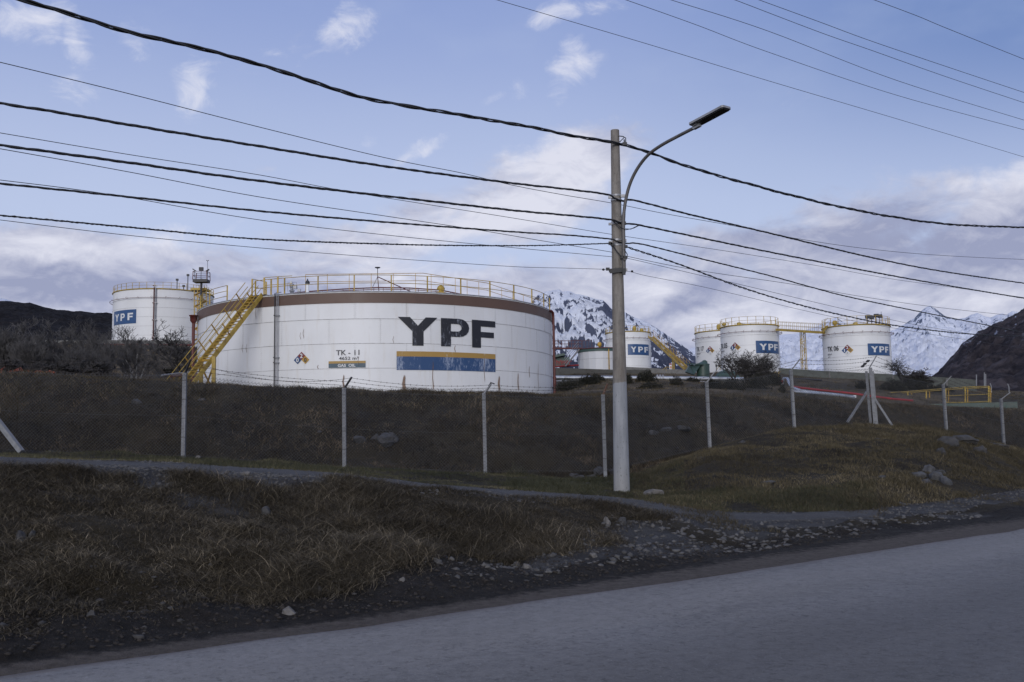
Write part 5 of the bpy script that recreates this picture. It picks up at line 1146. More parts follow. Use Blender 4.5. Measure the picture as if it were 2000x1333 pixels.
# off-frame corner strut reaching into the left edge
q0_, q1_ = W(42, 883, 25), W(-45, 770, 25.3); obj('strut', MB().beam(q0_, q1_, .12, .12), M_bone, fn)
DZ = Vector((0, -.075, 0))
def chain(i, p=.062, r=.0023):
    A, B_, C2, D2 = bots[i] + DZ, bots[i + 1] + DZ, tops[i + 1] + DZ, tops[i] + DZ
    A = A + Vector((0, 0, .02)); B_ = B_ + Vector((0, 0, .02)); Lb = (Vector((B_.x, B_.y, 0)) - Vector((A.x, A.y, 0))).length; Hh = ((D2 - A).length + (C2 - B_).length) / 2
    V = []; T = []; hor = (B_ - A).normalized(); wn = Vector((hor.y, -hor.x, 0)).normalized() * r
    def at(s, h): bot_ = A.lerp(B_, s / Lb); top_ = D2.lerp(C2, s / Lb) - Vector((0, 0, .05 * math.sin(math.pi * s / Lb) + .03)); q = bot_.lerp(top_, h / Hh); q.y += .035 * math.sin(s * 2.3 + i) * math.sin(math.pi * h / Hh); return q
    n = int((Lb + Hh) / (p * 1.45))
    for sgn in (1, -1):
        for k in range(n):
            s0 = k * p * 1.45 - Hh; s1 = k * p * 1.45
            # wire from (s0,0) to (s1,Hh)
            lo = max(0, -s0); hi = min(Hh, Lb - s0)
            if hi - lo < .03: continue
            prev = None; seg = 4
            for j in range(seg + 1):
                h = lo + (hi - lo) * j / seg; s_ = s0 + h; s_ = s_ if sgn > 0 else Lb - s_
                q = at(min(max(s_, 0), Lb), h); o_ = len(V); side = Vector((-1 * sgn, 0, 1)).normalized() * r
                V += [q + side, q - side * .5 + wn, q - side * .5 - wn]
                if j:
                    for m_ in range(3): T.append((o_ - 3 + m_, o_ - 3 + (m_ + 1) % 3, o_ + (m_ + 1) % 3, o_ + m_))
    mb = MB(); mb.v = [tuple(q) for q in V]; mb.f = [list(t) for t in T]; mb.mi = [0] * len(T); mb.sm = [False] * len(T)
    for h in (.02, .5, .985): mb.tube([at(Lb * q / 8, Hh * h) for q in range(9)], .003, 3, cap=False)
    # open wire ends along the top
    for k in range(int(Lb / .09)):
        q = at(k * .09, Hh * .985); mb.tube([q, q + hor * .03 + Vector((0, 0, .05))], .0026, 3, cap=False); mb.tube([q + hor * .03, q + Vector((0, 0, .05))], .0026, 3, cap=False)
    obj('chain_link_mesh', mb, M_wire, fn)
for i in range(len(posts) - 1): chain(i)
for fr in (.30, .62, .93):
    mb = MB()
    for i in range(len(posts) - 1):
        p, q = arms[i][0].lerp(arms[i][1], fr), arms[i + 1][0].lerp(arms[i + 1][1], fr)
        sag = .05 + .10 * random.random(); n = 14
        if i == 2 and fr > .9: sag = .28
        pts_ = [p.lerp(q, k / n) - Vector((0, 0, sag * 4 * (k / n) * (1 - k / n))) for k in range(n + 1)]
        mb.tube(pts_, .0042, 4, cap=False); L = (q - p).length
        for k in range(1, int(L / .16)):
            t = k / (L / .16); c_ = pts_[min(n, int(t * n))].lerp(pts_[min(n, int(t * n) + 1)], t * n - int(t * n)); a_ = random.uniform(0, 3.1)
            dv = Vector((math.cos(a_) * .6, math.cos(a_) * .2, math.sin(a_))) * .026; mb.tube([c_ - dv, c_ + dv], .0045, 3); mb.box(c_, .022, .012, .014)
    obj('barbed_wire', mb, M_wiredark, fn)
for u, v in ((1695, 706.5), (1689, 712), (1685, 716.5)):
    p = W(u, v, 36); mb = MB().tube([p + Vector((-.06, 0, -.02)), p + Vector((-.02, 0, .01)), p + Vector((.02, 0, .02)), p + Vector((.07, 0, .04))], [.02, .045, .045, .02], 8); obj('insulator', mb, M_black, fn)
mb = MB(); p = W(956, 752, 27.4); mb.tube([p, p + Vector((.06, 0, .05)), p + Vector((.14, 0, .02))], .018, 5); mb.tube([p + Vector((-.02, 0, -.04)), p + Vector((.05, 0, .07))], .02, 5); obj('wire_knot', mb, M_dark, fn)

# ------------------------------------------------------------------ rocks
def rock(center, size, mat, label=None, seed=0, sub=3, name='rock', group=None, parent=None, cat='rock', flat=.7, ang=.5):
    bm = bmesh.new(); bmesh.ops.create_icosphere(bm, subdivisions=sub, radius=1)
    rs = random.Random(seed); pls = [(Vector((rs.gauss(0, 1), rs.gauss(0, 1), rs.gauss(0, 1))).normalized(), rs.uniform(.45, .85)) for _ in range(11)]
    for v in bm.verts:
        n_ = v.co.normalized(); k = 1.0
        for pl, dd_ in pls:
            c_ = n_.dot(pl)
            if c_ > 0: k = min(k, dd_ / c_)
        k *= 1 + .16 * mnoise.noise(n_ * 2.2 + Vector((seed, 0, 0))) + .12 * mnoise.noise(n_ * 6 + Vector((seed, 3, 0)))
        v.co = Vector((n_.x * k * size[0], n_.y * k * size[1], n_.z * k * size[2]))
    rz_ = Matrix.Rotation(rs.uniform(0, 3), 3, 'Z'); vs_ = [Vector(center) + rz_ @ v.co for v in bm.verts]; fs = [[v.index for v in f_.verts] for f_ in bm.faces]; bm.free()
    mb = MB().add(vs_, fs)
    if parent is not None: return obj(name, mb, mat, parent)
    return obj(name, mb, mat, loc=tuple(center), label=label, cat=cat, group=group)
def ground_at_v(u, v, d0, d1):
    d = np.arange(d0, d1, .1); xs = np.array([W(u, v, q).x for q in d]); z_, _ = HK(xs, d); need = np.array([W(u, v, q).z for q in d]); ok = np.nonzero(z_ >= need)[0]
    q = float(d[ok[0]]) if len(ok) else d1
    return Vector((W(u, v, q).x, q, H(W(u, v, q).x, q)))
for i, (u, v, w, h, d0, m_, lab) in enumerate((
    (1277, 968, 36, 22, 18, M_rockpale, 'pale angular boulder on the verge just right of the lamp pole'),
    (761, 862, 44, 26, 27, M_rock, 'large grey rock slab half buried low in the berm face'),
    (733, 856, 20, 14, 27, M_rock, 'small grey rock left of the large slab in the berm'),
    (703, 866, 32, 14, 27, M_rock, 'flat grey rock lying low on the berm near the second visible fence post'),
    (38, 1060, 30, 34, 7, M_rock, 'large dark stone in the roadside bank grass at far left'),
    (62, 1056, 18, 20, 7, M_rock, 'smaller dark stone beside the large one at far left'),
    (567, 1200, 26, 18, 7, M_rockpale, 'pale stone on the dirt at the road edge, lower left'),
    (520, 1004, 22, 20, 8, M_rock, 'grey stone in the middle of the grassy roadside bank'),
    (258, 962, 26, 14, 8, M_rock, 'flat grey stone near the top of the bank at left'),
    (482, 930, 20, 14, 9, M_rockpale, 'rounded pale stone on the gravel edge of the path'),
    (268, 790, 20, 14, 27, M_rock, 'faint grey rock high on the berm by the first fence post'),
    (395, 784, 18, 9, 27, M_rock, 'faint grey rock on the berm right of the first fence post'),
    (178, 1212, 16, 14, 7, M_rock, 'dark stone at the foot of the bank, lower left'),
    (1186, 1025, 16, 24, 10, M_rockpale, 'pale broken stone on the gravel bank below the lamp pole'),
    (1212, 1022, 24, 18, 10, M_rock, 'grey broken stone on the gravel bank below the lamp pole'),
    (1160, 1092, 18, 14, 9, M_rockpale, 'pale stone on the gravel slope right of centre'),
    (784, 1136, 14, 12, 8, M_rockpale, 'light stone in the dirt bank at bottom centre'),
    (1030, 1112, 18, 14, 9, M_rockpale, 'light stone pile piece on the gravel slope at centre'),
    (386, 896, 14, 8, 20, M_rockpale, 'small pale rock at the berm foot by the first fence post'))):
    p = ground_at_v(u, v, d0, 60); k = p.y / F; rock(p + Vector((0, 0, h * k * .02)), (w * k * .62, w * k * .55, h * k * .72), m_, lab, seed=40 + i)
# rock outcrops
def outcrop(label, pts, d0, seed, mat=M_rock):
    c_ = ground_at_v(pts[0][0], pts[0][1], d0, 60); t = thing('rock_outcrop', label, 'rock outcrop', tuple(c_))
    for i, (u, v, w, h) in enumerate(pts):
        p = ground_at_v(u, v, d0, 60); k = p.y / F; rock(p - Vector((0, 0, h * k * .15)), (w * k * .6, w * k * .5, h * k * .75), mat, seed=seed + i, parent=t)
outcrop('jumble of dark rocks around the base of the fence post left of the lamp pole', [(1130, 938, 40, 16), (1155, 935, 34, 18), (1168, 925, 30, 16), (1196, 922, 26, 20), (1192, 945, 40, 12), (1118, 930, 24, 12), (1142, 948, 30, 10)], 22, 100)
M_rockmid = simple('outcrop_rock', (.065, .067, .072), .85, dirt=(.03, .028, .022), dirt_amt=.9, scale=5, var=.5, bmp=.7, dscale=2.2)
outcrop('pale jagged rock outcrop in the grassy mound at right', [(1790, 930, 36, 16), (1812, 922, 30, 22), (1828, 938, 34, 26), (1845, 944, 26, 22), (1805, 942, 30, 12), (1838, 925, 20, 16)], 19, 120, M_rockmid)
outcrop('dark rock ledge at the eroded crest of the mound at far right', [(1850, 868, 50, 22), (1880, 860, 60, 16), (1910, 880, 30, 18), (1945, 870, 40, 14), (1835, 885, 24, 20)], 24, 140)
outcrop('low rocks right of the lamp pole on the berm foot', [(1300, 842, 34, 10), (1330, 836, 40, 10), (1275, 850, 20, 10), (1370, 895, 22, 10), (1450, 864, 22, 7)], 26, 160)
outcrop('flat grey rocks low on the mound left of the pale outcrop', [(1500, 943, 34, 8), (1725, 935, 26, 10), (1760, 985, 20, 8)], 17, 170, M_rockmid)
# scattered gravel and rubble: nobody could count it
def rubble(name, n, sampler, smin, smax, mat, **kw):
    ic = bmesh.new(); bmesh.ops.create_icosphere(ic, subdivisions=1, radius=1); bv = np.array([v.co[:] for v in ic.verts]); bf = np.array([[v.index for v in f_.verts] for f_ in ic.faces]); ic.free()
    x_, y_ = sampler(n); z_, _ = HK(x_, y_); n = len(x_)
    sz = smin + (smax - smin) * RNG.random(n) ** 3; sc_ = sz[:, None, None] * (np.array([1, .8, .55]) * (.7 + .6 * RNG.random((n, 1, 3)))); jit = 1 + 1.0 * (RNG.random((n, len(bv), 1)) - .5)
    V = bv[None] * sc_ * jit; q = RNG.random(n) * 6.28; c_, s_ = np.cos(q)[:, None], np.sin(q)[:, None]
    V = np.stack([V[..., 0] * c_ - V[..., 1] * s_, V[..., 0] * s_ + V[..., 1] * c_, V[..., 2]], -1) + np.stack([x_, y_, z_ - sz * .02], 1)[:, None]
    T = bf[None] + (np.arange(n) * len(bv))[:, None, None]
    return np_mesh(name, V.reshape(-1, 3), None, T.reshape(-1, 3), mat=mat, **kw)
def band_sampler(u0, u1, k0, k1, keep=None):
    def f_(n):
        s = (RNG.random(n * 3) * (u1 - u0) + u0 - CX) / F; D_, Z_ = prof(s); D_ = np.array(D_); k = RNG.random(n * 3) * (k1 - k0) + k0; i = k.astype(int); t = k - i; ar = np.arange(n * 3)
        d = D_[i, ar] * (1 - t) + D_[i + 1, ar] * t
        # thin by area so density is even
        wgt = d * (D_[i + 1, ar] - D_[i, ar]); ok = RNG.random(n * 3) < wgt / wgt.max() * 1.2
        if keep is not None: ok &= keep(s * d, d, s * F + CX, k)
        s, d = s[ok][:n], d[ok][:n]; return s * d, d
    return f_
M_peb = simple('pebble', (.085, .084, .084), .85, var=.5, scale=6, dirt=(.05, .045, .04), dirt_amt=.7, dscale=3)
rubble('gravel', 9000, band_sampler(-60, 2060, 2.9, 3.95), .006, .045, M_peb, kind='stuff', label='fine grey gravel scattered over the footpath', cat='gravel')
rubble('gravel', 1500, band_sampler(780, 1900, 1.3, 3.0, lambda x_, y_, u, k: (fbm(x_ * .7, y_ * .7, 3, 11) + np.clip((u - 900) / 500, 0, .5) > .16) & (k < 2.1 + np.clip((u - 1120) / 100, 0, .9))), .008, .065, M_peb, kind='stuff', label='loose grey rubble on the bare bank below the lamp pole', cat='rubble')
rubble('rubble', 500, band_sampler(-60, 1500, 1.05, 2.2), .006, .045, simple('muddy_stone', (.045, .044, .044), .9, var=.5, scale=5), kind='stuff', label='muddy stones strewn along the foot of the bank', cat='rubble')
rubble('rubble', 5200, band_sampler(-60, 1700, .95, 2.1), .006, .032, simple('soil_clod', (.026, .022, .019), .95, var=.5, scale=6), kind='stuff', label='dark crumbly clods of earth along the foot of the bank', cat='soil clods')
rubble('rubble', 1500, band_sampler(-60, 640, 2.8, 3.15), .008, .05, M_peb, kind='stuff', label='coarse grey stones along the left edge of the path', cat='rubble')
rubble('rubble', 90, band_sampler(-60, 2000, 5.2, 7.6), .02, .09, M_rock, kind='stuff', label='stray stones scattered over the berm face', cat='rubble')

# ------------------------------------------------------------------ grass
def grass_mat(name, stops, rough=.8):
    m_, b, pr = new_mat(name); r_ = b.attr('rnd'); tp = b.attr('tip'); g = b.n('ShaderNodeNewGeometry').outputs['Position']
    rm = b.n('ShaderNodeValToRGB'); rm.color_ramp.elements.remove(rm.color_ramp.elements[0])
    for i, (p, c_) in enumerate(stops):
        e = rm.color_ramp.elements[0] if i == 0 else rm.color_ramp.elements.new(p)
        e.position = p; e.color = (*c_, 1)
    pt_ = b.noise(g, .6, 4, .6); b.put(rm.inputs[0], b.m('ADD', b.m('MULTIPLY', r_, .75), b.mr(pt_, .35, .65, 0, .25)))
    cc = rm.outputs[0]
    b.put(pr.inputs['Base Color'], cc); pr.inputs['Roughness'].default_value = rough; pr.inputs['Specular IOR Level'].default_value = .2
    return m_
M_gdry = grass_mat('dry_long_grass', [(0, (.027, .0235, .018)), (.35, (.064, .055, .041)), (.7, (.122, .105, .077)), (.93, (.24, .205, .15)), (1, (.38, .32, .24))])
M_gberm = grass_mat('berm_grass', [(0, (.015, .0125, .009)), (.4, (.042, .034, .024)), (.75, (.100, .077, .050)), (1, (.25, .195, .13))])
M_gmound = grass_mat('mound_grass', [(0, (.030, .026, .017)), (.4, (.066, .056, .034)), (.75, (.115, .096, .056)), (1, (.23, .19, .12))])
M_gfar = grass_mat('far_grass', [(0, (.035, .030, .019)), (.4, (.075, .062, .038)), (.75, (.13, .103, .064)), (1, (.21, .17, .11))])
M_ggreen = grass_mat('green_verge_grass', [(0, (.025, .028, .017)), (.4, (.050, .052, .030)), (.75, (.088, .084, .048)), (1, (.17, .15, .09))])
def blades(name, x_, y_, hgt, wid, mat, bend=.6, lean=.0, seg=3, z0=-.01, dirbias=None, rnd=None, zadd=None, **kw):
    n = len(x_); z_, _ = HK(x_, y_); z_ = z_ + (0 if zadd is None else zadd)
    h = hgt * (.45 + .8 * RNG.random(n)); w = wid * (.6 + .8 * RNG.random(n)); q = RNG.random(n) * 6.283
    if dirbias is not None: q = dirbias + RNG.normal(0, .9, n)
    hp = np.clip(1 + 1.3 * fbm(x_ * .9, y_ * .9, 3, 123), .25, 1.7); h = h * hp
    bd = bend * h * (.3 + 1.0 * RNG.random(n)); wa = RNG.random(n) * 6.283; lq = RNG.random(n) * 6.283; lh = lean * h * RNG.random(n)
    t = np.linspace(0, 1, seg + 1); V = []; tip = []
    for i, tt in enumerate(t):
        cx_ = x_ + np.cos(q) * bd * tt ** 2 + np.cos(lq) * lh * tt; cy_ = y_ + np.sin(q) * bd * tt ** 2 + np.sin(lq) * lh * tt; cz_ = z_ + z0 + h * (tt - .28 * bend * tt ** 2 * 1.3)
        ww = w * (1 - tt) ** .8 * .5
        if i < seg: V += [np.stack([cx_ - np.cos(wa) * ww, cy_ - np.sin(wa) * ww, cz_], 1), np.stack([cx_ + np.cos(wa) * ww, cy_ + np.sin(wa) * ww, cz_], 1)]; tip += [np.full(n, tt)] * 2
        else: V.append(np.stack([cx_, cy_, cz_], 1)); tip.append(np.full(n, 1.0))
    m_ = 2 * seg + 1; V = np.stack(V, 1); tip = np.stack(tip, 1); base = (np.arange(n) * m_)[:, None]
    Q = np.concatenate([base + np.array([2 * i, 2 * i + 1, 2 * i + 3, 2 * i + 2]) for i in range(seg - 1)], 0) if seg > 1 else None
    T = base + np.array([2 * seg - 2, 2 * seg - 1, 2 * seg]); r_ = np.repeat((RNG.random(n) if rnd is None else np.clip(rnd + RNG.normal(0, .2, n), 0, 1))[:, None], m_, 1)
    return np_mesh(name, V.reshape(-1, 3), Q, T, mat=mat, attrs=dict(rnd=r_.ravel(), tip=tip.ravel()), kind='stuff', **kw)
def tufts(n_t, per, rad_, sampler):
    tx, ty = sampler(n_t); n_t = len(tx); sz = .5 + RNG.random(n_t) ** 2 * 1.0; r_ = np.abs(RNG.normal(0, 1, (n_t, per))) * rad_ * sz[:, None]; q = RNG.random((n_t, per)) * 6.283
    return (tx[:, None] + r_ * np.cos(q)).ravel(), (ty[:, None] + r_ * np.sin(q)).ravel(), q.ravel(), np.repeat(sz, per), np.repeat(RNG.random(n_t), per)
rk = lambda x_, y_, u, k: ~((u < 640) & (k > 2.84 + .4 * fbm(x_ * 1.3, y_ * 1.3, 3, 19))) & (u < 1190 + 90 * (k - 2) + 60 * fbm(x_ * .8, y_ * .8, 3, 33)) & (k + .55 * fbm(x_ * .9, y_ * .9, 3, 77) > 1.60 + .3 * np.clip((u - 500) / 400, 0, 1))
def bare(x_, y_, u, k): return rk(x_, y_, u, k) & (fbm(x_ * .55, y_ * .55, 4, 11) < .32)
tx, ty, tq, ts_, tr_ = tufts(5600, 30, .15, band_sampler(-90, 1400, 1.4, 3.02, bare))
blades('dry_grass', tx, ty, .15 * ts_, .0065, M_gdry, bend=1.2, lean=1.5, seg=4, dirbias=tq * 0 + 4.4 + 0 * tq + (RNG.random(len(tq)) - .5) * 4, rnd=tr_ * .8, label='long dry tangled grass on the roadside bank', cat='grass')
x_, y_ = band_sampler(-90, 1500, 1.4, 3.05, rk)(110000); blades('dry_grass', x_, y_, .09, .007, M_gdry, bend=.9, lean=1.2, seg=2, rnd=np.full(len(x_), .12), label='short dark dead grass on the roadside bank', cat='grass')
tx, ty, tq, ts_, tr_ = tufts(8500, 20, .17, band_sampler(-120, 2120, 6.1, 8.35)); tr_ = np.clip(tr_ * .7 + .55 * fbm(tx * .45, ty * .45, 4, 71) + .1, 0, 1)
blades('berm_grass', tx, ty, .19 * ts_, .013, M_gberm, bend=1.1, lean=1.0, seg=2, dirbias=tq, rnd=tr_, label='dark matted grass covering the berm face', cat='grass')
x_, y_ = band_sampler(-120, 2120, 7.75, 8.3)(32000); blades('berm_grass', x_, y_, .14, .012, M_gmound, bend=.8, seg=2, label='dry fringe of grass along the berm crest', cat='grass')
gk = lambda x_, y_, u, k: (u > 1150) | (k > 4.0)
x_, y_ = band_sampler(1180, 2120, 3.85, 6.1)(120000); pn = fbm(x_ * .35, y_ * .35, 3, 51) * .7 + .5
blades('mound_grass', x_, y_, .10, .010, M_gmound, bend=.8, seg=2, rnd=pn, label='short brown grass over the mound right of the lamp pole', cat='grass')
tx, ty, tq, ts_, tr_ = tufts(1500, 26, .16, band_sampler(1560, 2120, 3.9, 6.1, lambda x_, y_, u, k: u + 60 * fbm(x_, y_, 2, 9) > 1640)); blades('mound_grass', tx, ty, .22 * ts_, .010, M_gmound, bend=1, seg=3, dirbias=tq, rnd=tr_ * .7, label='longer tussocky grass around the outcrop at right', cat='grass')
x_, y_ = band_sampler(-90, 1330, 3.88, 6.0, lambda x_, y_, u, k: k + .12 * fbm(x_ * 2, y_ * 2, 2, 4) > 3.92)(80000); pn = np.clip(.5 + .8 * fbm(x_ * .5, y_ * .5, 3, 61), 0, 1)
blades('verge_grass', x_, y_, .085, .009, M_ggreen, bend=.7, seg=2, rnd=pn, label='short green-brown verge grass between path and fence', cat='grass')
x_, y_ = band_sampler(985, 1230, 3.9, 6.0)(16000); blades('verge_grass', x_, y_, .15, .010, M_ggreen, bend=.9, seg=3, rnd=np.full(len(x_), .3), label='greener longer grass left of the lamp pole base', cat='grass')
x_, y_ = band_sampler(1240, 1700, 3.85, 4.4)(22000); blades('verge_grass', x_, y_, .085, .009, M_ggreen, bend=.8, seg=2, rnd=np.full(len(x_), .4), label='green grass edging the path right of the lamp pole', cat='grass')
tx, ty, tq, ts_, tr_ = tufts(3000, 14, .4, band_sampler(1080, 2120, 8.3, 12.0)); blades('far_grass', tx, ty, .20 * ts_, .035, M_gfar, bend=1.0, seg=2, rnd=tr_ * .8, label='dry grass on the slope below the right-hand tanks', cat='grass')
tx, ty, tq, ts_, tr_ = tufts(2600, 14, .4, band_sampler(-100, 400, 8.3, 12.0)); blades('far_grass', tx, ty, .22 * ts_, .04, M_gberm, bend=1.0, seg=2, rnd=tr_ * .8 + .2, label='dark dry grass on the slope below the tall left tank', cat='grass')
x_, y_ = band_sampler(-90, 1300, 1.8, 3.0, rk)(2600); blades('dry_grass', x_, y_, .24, .005, M_gdry, bend=.9, lean=1.0, seg=5, rnd=np.full(len(x_), .8), label='tall pale dead stalks on the roadside bank', cat='grass')
x_, y_ = band_sampler(-90, 2120, 6.2, 8.2)(2500); blades('berm_grass', x_, y_, .30, .010, M_gmound, bend=.9, lean=1.0, seg=3, rnd=np.full(len(x_), .7), label='pale dead stalks on the berm face', cat='grass')
x_, y_ = band_sampler(1240, 2120, 2.5, 3.9, lambda x_, y_, u, k: fbm(x_ * .9, y_ * .9, 3, 91) > .12)(9000); blades('verge_grass', x_, y_, .09, .009, M_gmound, bend=.9, lean=.8, seg=2, rnd=np.full(len(x_), .35), label='ragged grass patches breaking up the path at right', cat='grass')
# one bright green tussock
c_ = ground_at_v(1006, 925, 20, 40); a_ = RNG.normal(0, .16, (2, 420)); blades('tussock', c_.x + a_[0], c_.y + a_[1], np.full(420, .26), .012, M_ggreen, bend=.7, seg=3, rnd=np.full(420, .55), label='bright green grass tussock at the berm foot', cat='grass tussock')

# ------------------------------------------------------------------ bare trees and shrubs
def tree_mesh(seed, h=3.0, levels=4, stems=4, spread=.5, r0=.035, thin=.62, kids=4, up=.25, lean=0.0, tw=.004):
    rs = random.Random(seed); trunk = MB(); crown = MB()
    def grow(p, d, L, r, lv):
        n = 4 if lv > 1 else 2; pts_ = [p.copy()]; rr = [r]
        for i in range(n):
            d = (d + Vector((rs.gauss(0, .16), rs.gauss(0, .16), rs.gauss(0, .10) + up * .2))).normalized(); p = p + d * (L / n); pts_.append(p.copy()); rr.append(max(tw, r * (1 - .5 * (i + 1) / n)))
        (trunk if lv == levels else crown).tube(pts_, rr, 5 if lv >= levels - 1 else 3, cap=False)
        if lv <= 0: return
        for k in range(kids + (1 if lv < levels else 2)):
            t = rs.uniform(.25, 1.0); i = min(n - 1, int(t * n)); q = pts_[i].lerp(pts_[i + 1], t * n - i)
            a = Vector((rs.gauss(0, 1), rs.gauss(0, 1), rs.gauss(0, .35))).normalized(); nd = (d * (1 - spread) + a * spread + Vector((0, 0, up))).normalized()
            grow(q, nd, L * thin * rs.uniform(.7, 1.15), max(tw, r * .55), lv - 1)
    for s_ in range(stems):
        a = rs.uniform(0, 6.28); q = rs.uniform(.05, .45) if stems > 1 else .05
        grow(Vector((rs.gauss(0, .08), rs.gauss(0, .08), -.1)), Vector((math.cos(a) * q + lean, math.sin(a) * q, 1)).normalized(), h * rs.uniform(.38, .52), r0 * rs.uniform(.7, 1.1), levels)
    def me(name, mb, mat):
        m_ = bpy.data.meshes.new(name); m_.from_pydata(mb.v, [], mb.f); m_.materials.append(mat); return m_
    return trunk, crown, me
PROTO = {}
def proto(kind):
    if kind in PROTO: return PROTO[kind]
    seed, h, lv, stems, spread, r0, kids, tw, mt, mc, up = dict(
        tree_a=(1, 3.2, 4, 3, .55, .045, 3, .007, M_bark, M_twig2, .2), tree_b=(2, 3.2, 4, 5, .5, .032, 3, .006, M_bark, M_twig2, .25),
        dark_a=(3, 3.0, 4, 7, .55, .035, 3, .0065, M_twig, M_twig, .12), dark_b=(4, 3.0, 4, 3, .58, .045, 3, .0065, M_twig, M_twig, .10),
        shrub_a=(5, 2.6, 3, 14, .42, .018, 4, .0055, M_bark, M_twig2, .32), shrub_b=(6, 2.6, 3, 12, .45, .016, 5, .0055, M_twig2, M_twig2, .3),
        thick_a=(7, 1.0, 3, 16, .6, .012, 4, .009, M_twig, M_twig, .12))[kind]
    t_, c_, me = tree_mesh(seed, h, lv, stems, spread, r0, .62, kids, up, 0, tw)
    h = max(v[2] for v in c_.v) * .96
    PROTO[kind] = (me('trunk', t_, mt), me('crown', c_, mc), h); return PROTO[kind]
def plant(kind, name, label, cat, base, height, group=None, wide=1.0, rot=None):
    mt_, mc_, h = proto(kind); s = height / h
    t = bpy.data.objects.new(name, None); COL.objects.link(t); t.location = base; t.empty_display_size = .2; t.scale = (s * wide, s * wide, s); t.rotation_euler = (0, 0, random.uniform(0, 6.28) if rot is None else rot)
    tag(t, label, cat, group)
    for nm, m_ in (('stem' if 'shrub' in name or 'bush' in name else 'trunk', mt_), ('crown', mc_)):
        o = bpy.data.objects.new(nm, m_); COL.objects.link(o); o.parent = t
    return t
def plant_px(kind, name, label, cat, u, vb_, vt_, d, group=None, wide=1.0):
    p = W(u, vb_, d); g_ = H(p.x, p.y); top = ZV(u, vt_, d); return plant(kind, name, label, cat, (p.x, p.y, g_), max(.4, top - g_), group, wide)
# left-hand thicket behind the berm
for i in range(24):
    u = -30 + i * 10.2 + random.uniform(-6, 6); vt_ = random.choice([640, 658, 668, 674, 680, 686, 694] if u < 100 else [668, 674, 680, 690, 698]) if u < 175 else random.choice([680, 690, 698])
    plant_px('shrub_a' if i % 2 else 'shrub_b', 'bare_shrub', 'leafless grey shrub in the tangled thicket behind the berm at far left', 'shrub', u, 735, vt_ - 4, random.uniform(44, 62), 'bare shrubs of the left thicket', random.uniform(.8, 1.2))
for i in range(12):
    u = -30 + i * 19 + random.uniform(-6, 6); plant_px('thick_a', 'bare_shrub', 'low dark leafless bush at the foot of the left thicket', 'shrub', u, 735, random.choice([700, 708, 715]), random.uniform(38, 50), 'low bushes of the left thicket', random.uniform(1.1, 1.7))
for kind, u, vt_, d, lab in (('tree_a', 46, 622, 52, 'tallest pale bare tree in the thicket at the left edge'), ('tree_b', 168, 624, 56, 'dark-crowned bare tree right of centre of the left thicket'), ('tree_b', 200, 655, 50, 'slender pale leaning tree at the right end of the thicket'),
                        ('tree_b', 243, 640, 54, 'bare pale tree in front of the blue sign of the left tank'), ('tree_a', 263, 645, 52, 'bare tree just right of the blue sign of the left tank'),
                        ('dark_b', 357, 643, 105, 'dark twiggy bare tree beside the red standpipe'), ('tree_a', 118, 630, 58, 'thin bare tree in the middle of the left thicket')):
    plant_px(kind, 'bare_tree', lab, 'tree', u, 720, vt_ - 6, d)
# right-hand bare bushes
for i, (u, vt_, wd_) in enumerate(((1436, 690, 1.0), (1458, 686, .9), (1482, 688, 1.0), (1500, 696, 1.0), (1470, 700, 1.3))):
    plant_px('dark_a' if i % 2 else 'dark_b', 'bare_tree', 'dark bare multi-stemmed bush in front of the tank numbered 05', 'tree', u, 752, vt_ - 5, 88 + i, 'bare bushes before tank 05', wd_)
plant_px('dark_b', 'bare_tree', 'dark bare tree above the mossy wall, right of the tank numbered 06', 'tree', 1763, 750, 697, 104)
plant_px('thick_a', 'bare_tree', 'low bare bush beside the tree right of the tank numbered 06', 'tree', 1790, 752, 722, 104, None, 1.6)
# leafy dark shrubs
M_leaf = grass_mat('dark_shrub_leaf', [(0, (.010, .011, .009)), (.5, (.022, .023, .018)), (.85, (.036, .034, .026)), (1, (.06, .055, .04))])
def leaf_bush(label, u, vb_, w, h, d, group=None, n=2600, seed=0):
    p = W(u, vb_, d); p.z = H(p.x, p.y) - .05; k = d / F; rw, rh = w * k / 2, h * k; rs = np.random.default_rng(seed + int(u))
    t = thing('shrub', label, 'shrub', tuple(p), group)
    q = rs.normal(0, 1, (n, 3)); q /= np.linalg.norm(q, axis=1)[:, None]; r_ = rs.random(n) ** .4; q *= r_[:, None]; q[:, 2] = np.abs(q[:, 2])
    q *= 1 + .35 * np.array([mnoise.noise(Vector(a) * 2.3 + Vector((u, 0, 0))) for a in q])[:, None]
    c_ = q * np.array([rw, rw * .8, rh]) + np.array(p); s_ = .022 * (d / 60) + .02 * rs.random(n); a = rs.normal(0, 1, (n, 3)); b2 = rs.normal(0, 1, (n, 3)); a /= np.linalg.norm(a, axis=1)[:, None]; b2 /= np.linalg.norm(b2, axis=1)[:, None]
    L = np.abs(rs.normal(0, 1, n))[:, None] * .5 + 1.2
    V = np.stack([c_ - a * s_[:, None], c_ + a * s_[:, None], c_ + (b2 + np.array([0, 0, .5])) * (s_[:, None] * L * 1.6)], 1) - np.array(p)
    T = (np.arange(n) * 3)[:, None] + np.arange(3)
    o = np_mesh('foliage', V.reshape(-1, 3), None, T, mat=M_leaf, attrs=dict(rnd=np.repeat(rs.random(n), 3), tip=np.tile([.4, .4, 1], n))); o.parent = t
    mb = MB()
    for i in range(9): aa = i * .7; mb.tube([p, p + Vector((math.cos(aa) * rw * .5, math.sin(aa) * rw * .4, rh * .75))], [.02, .008], 4)
    obj('stem', mb, M_twig, t)
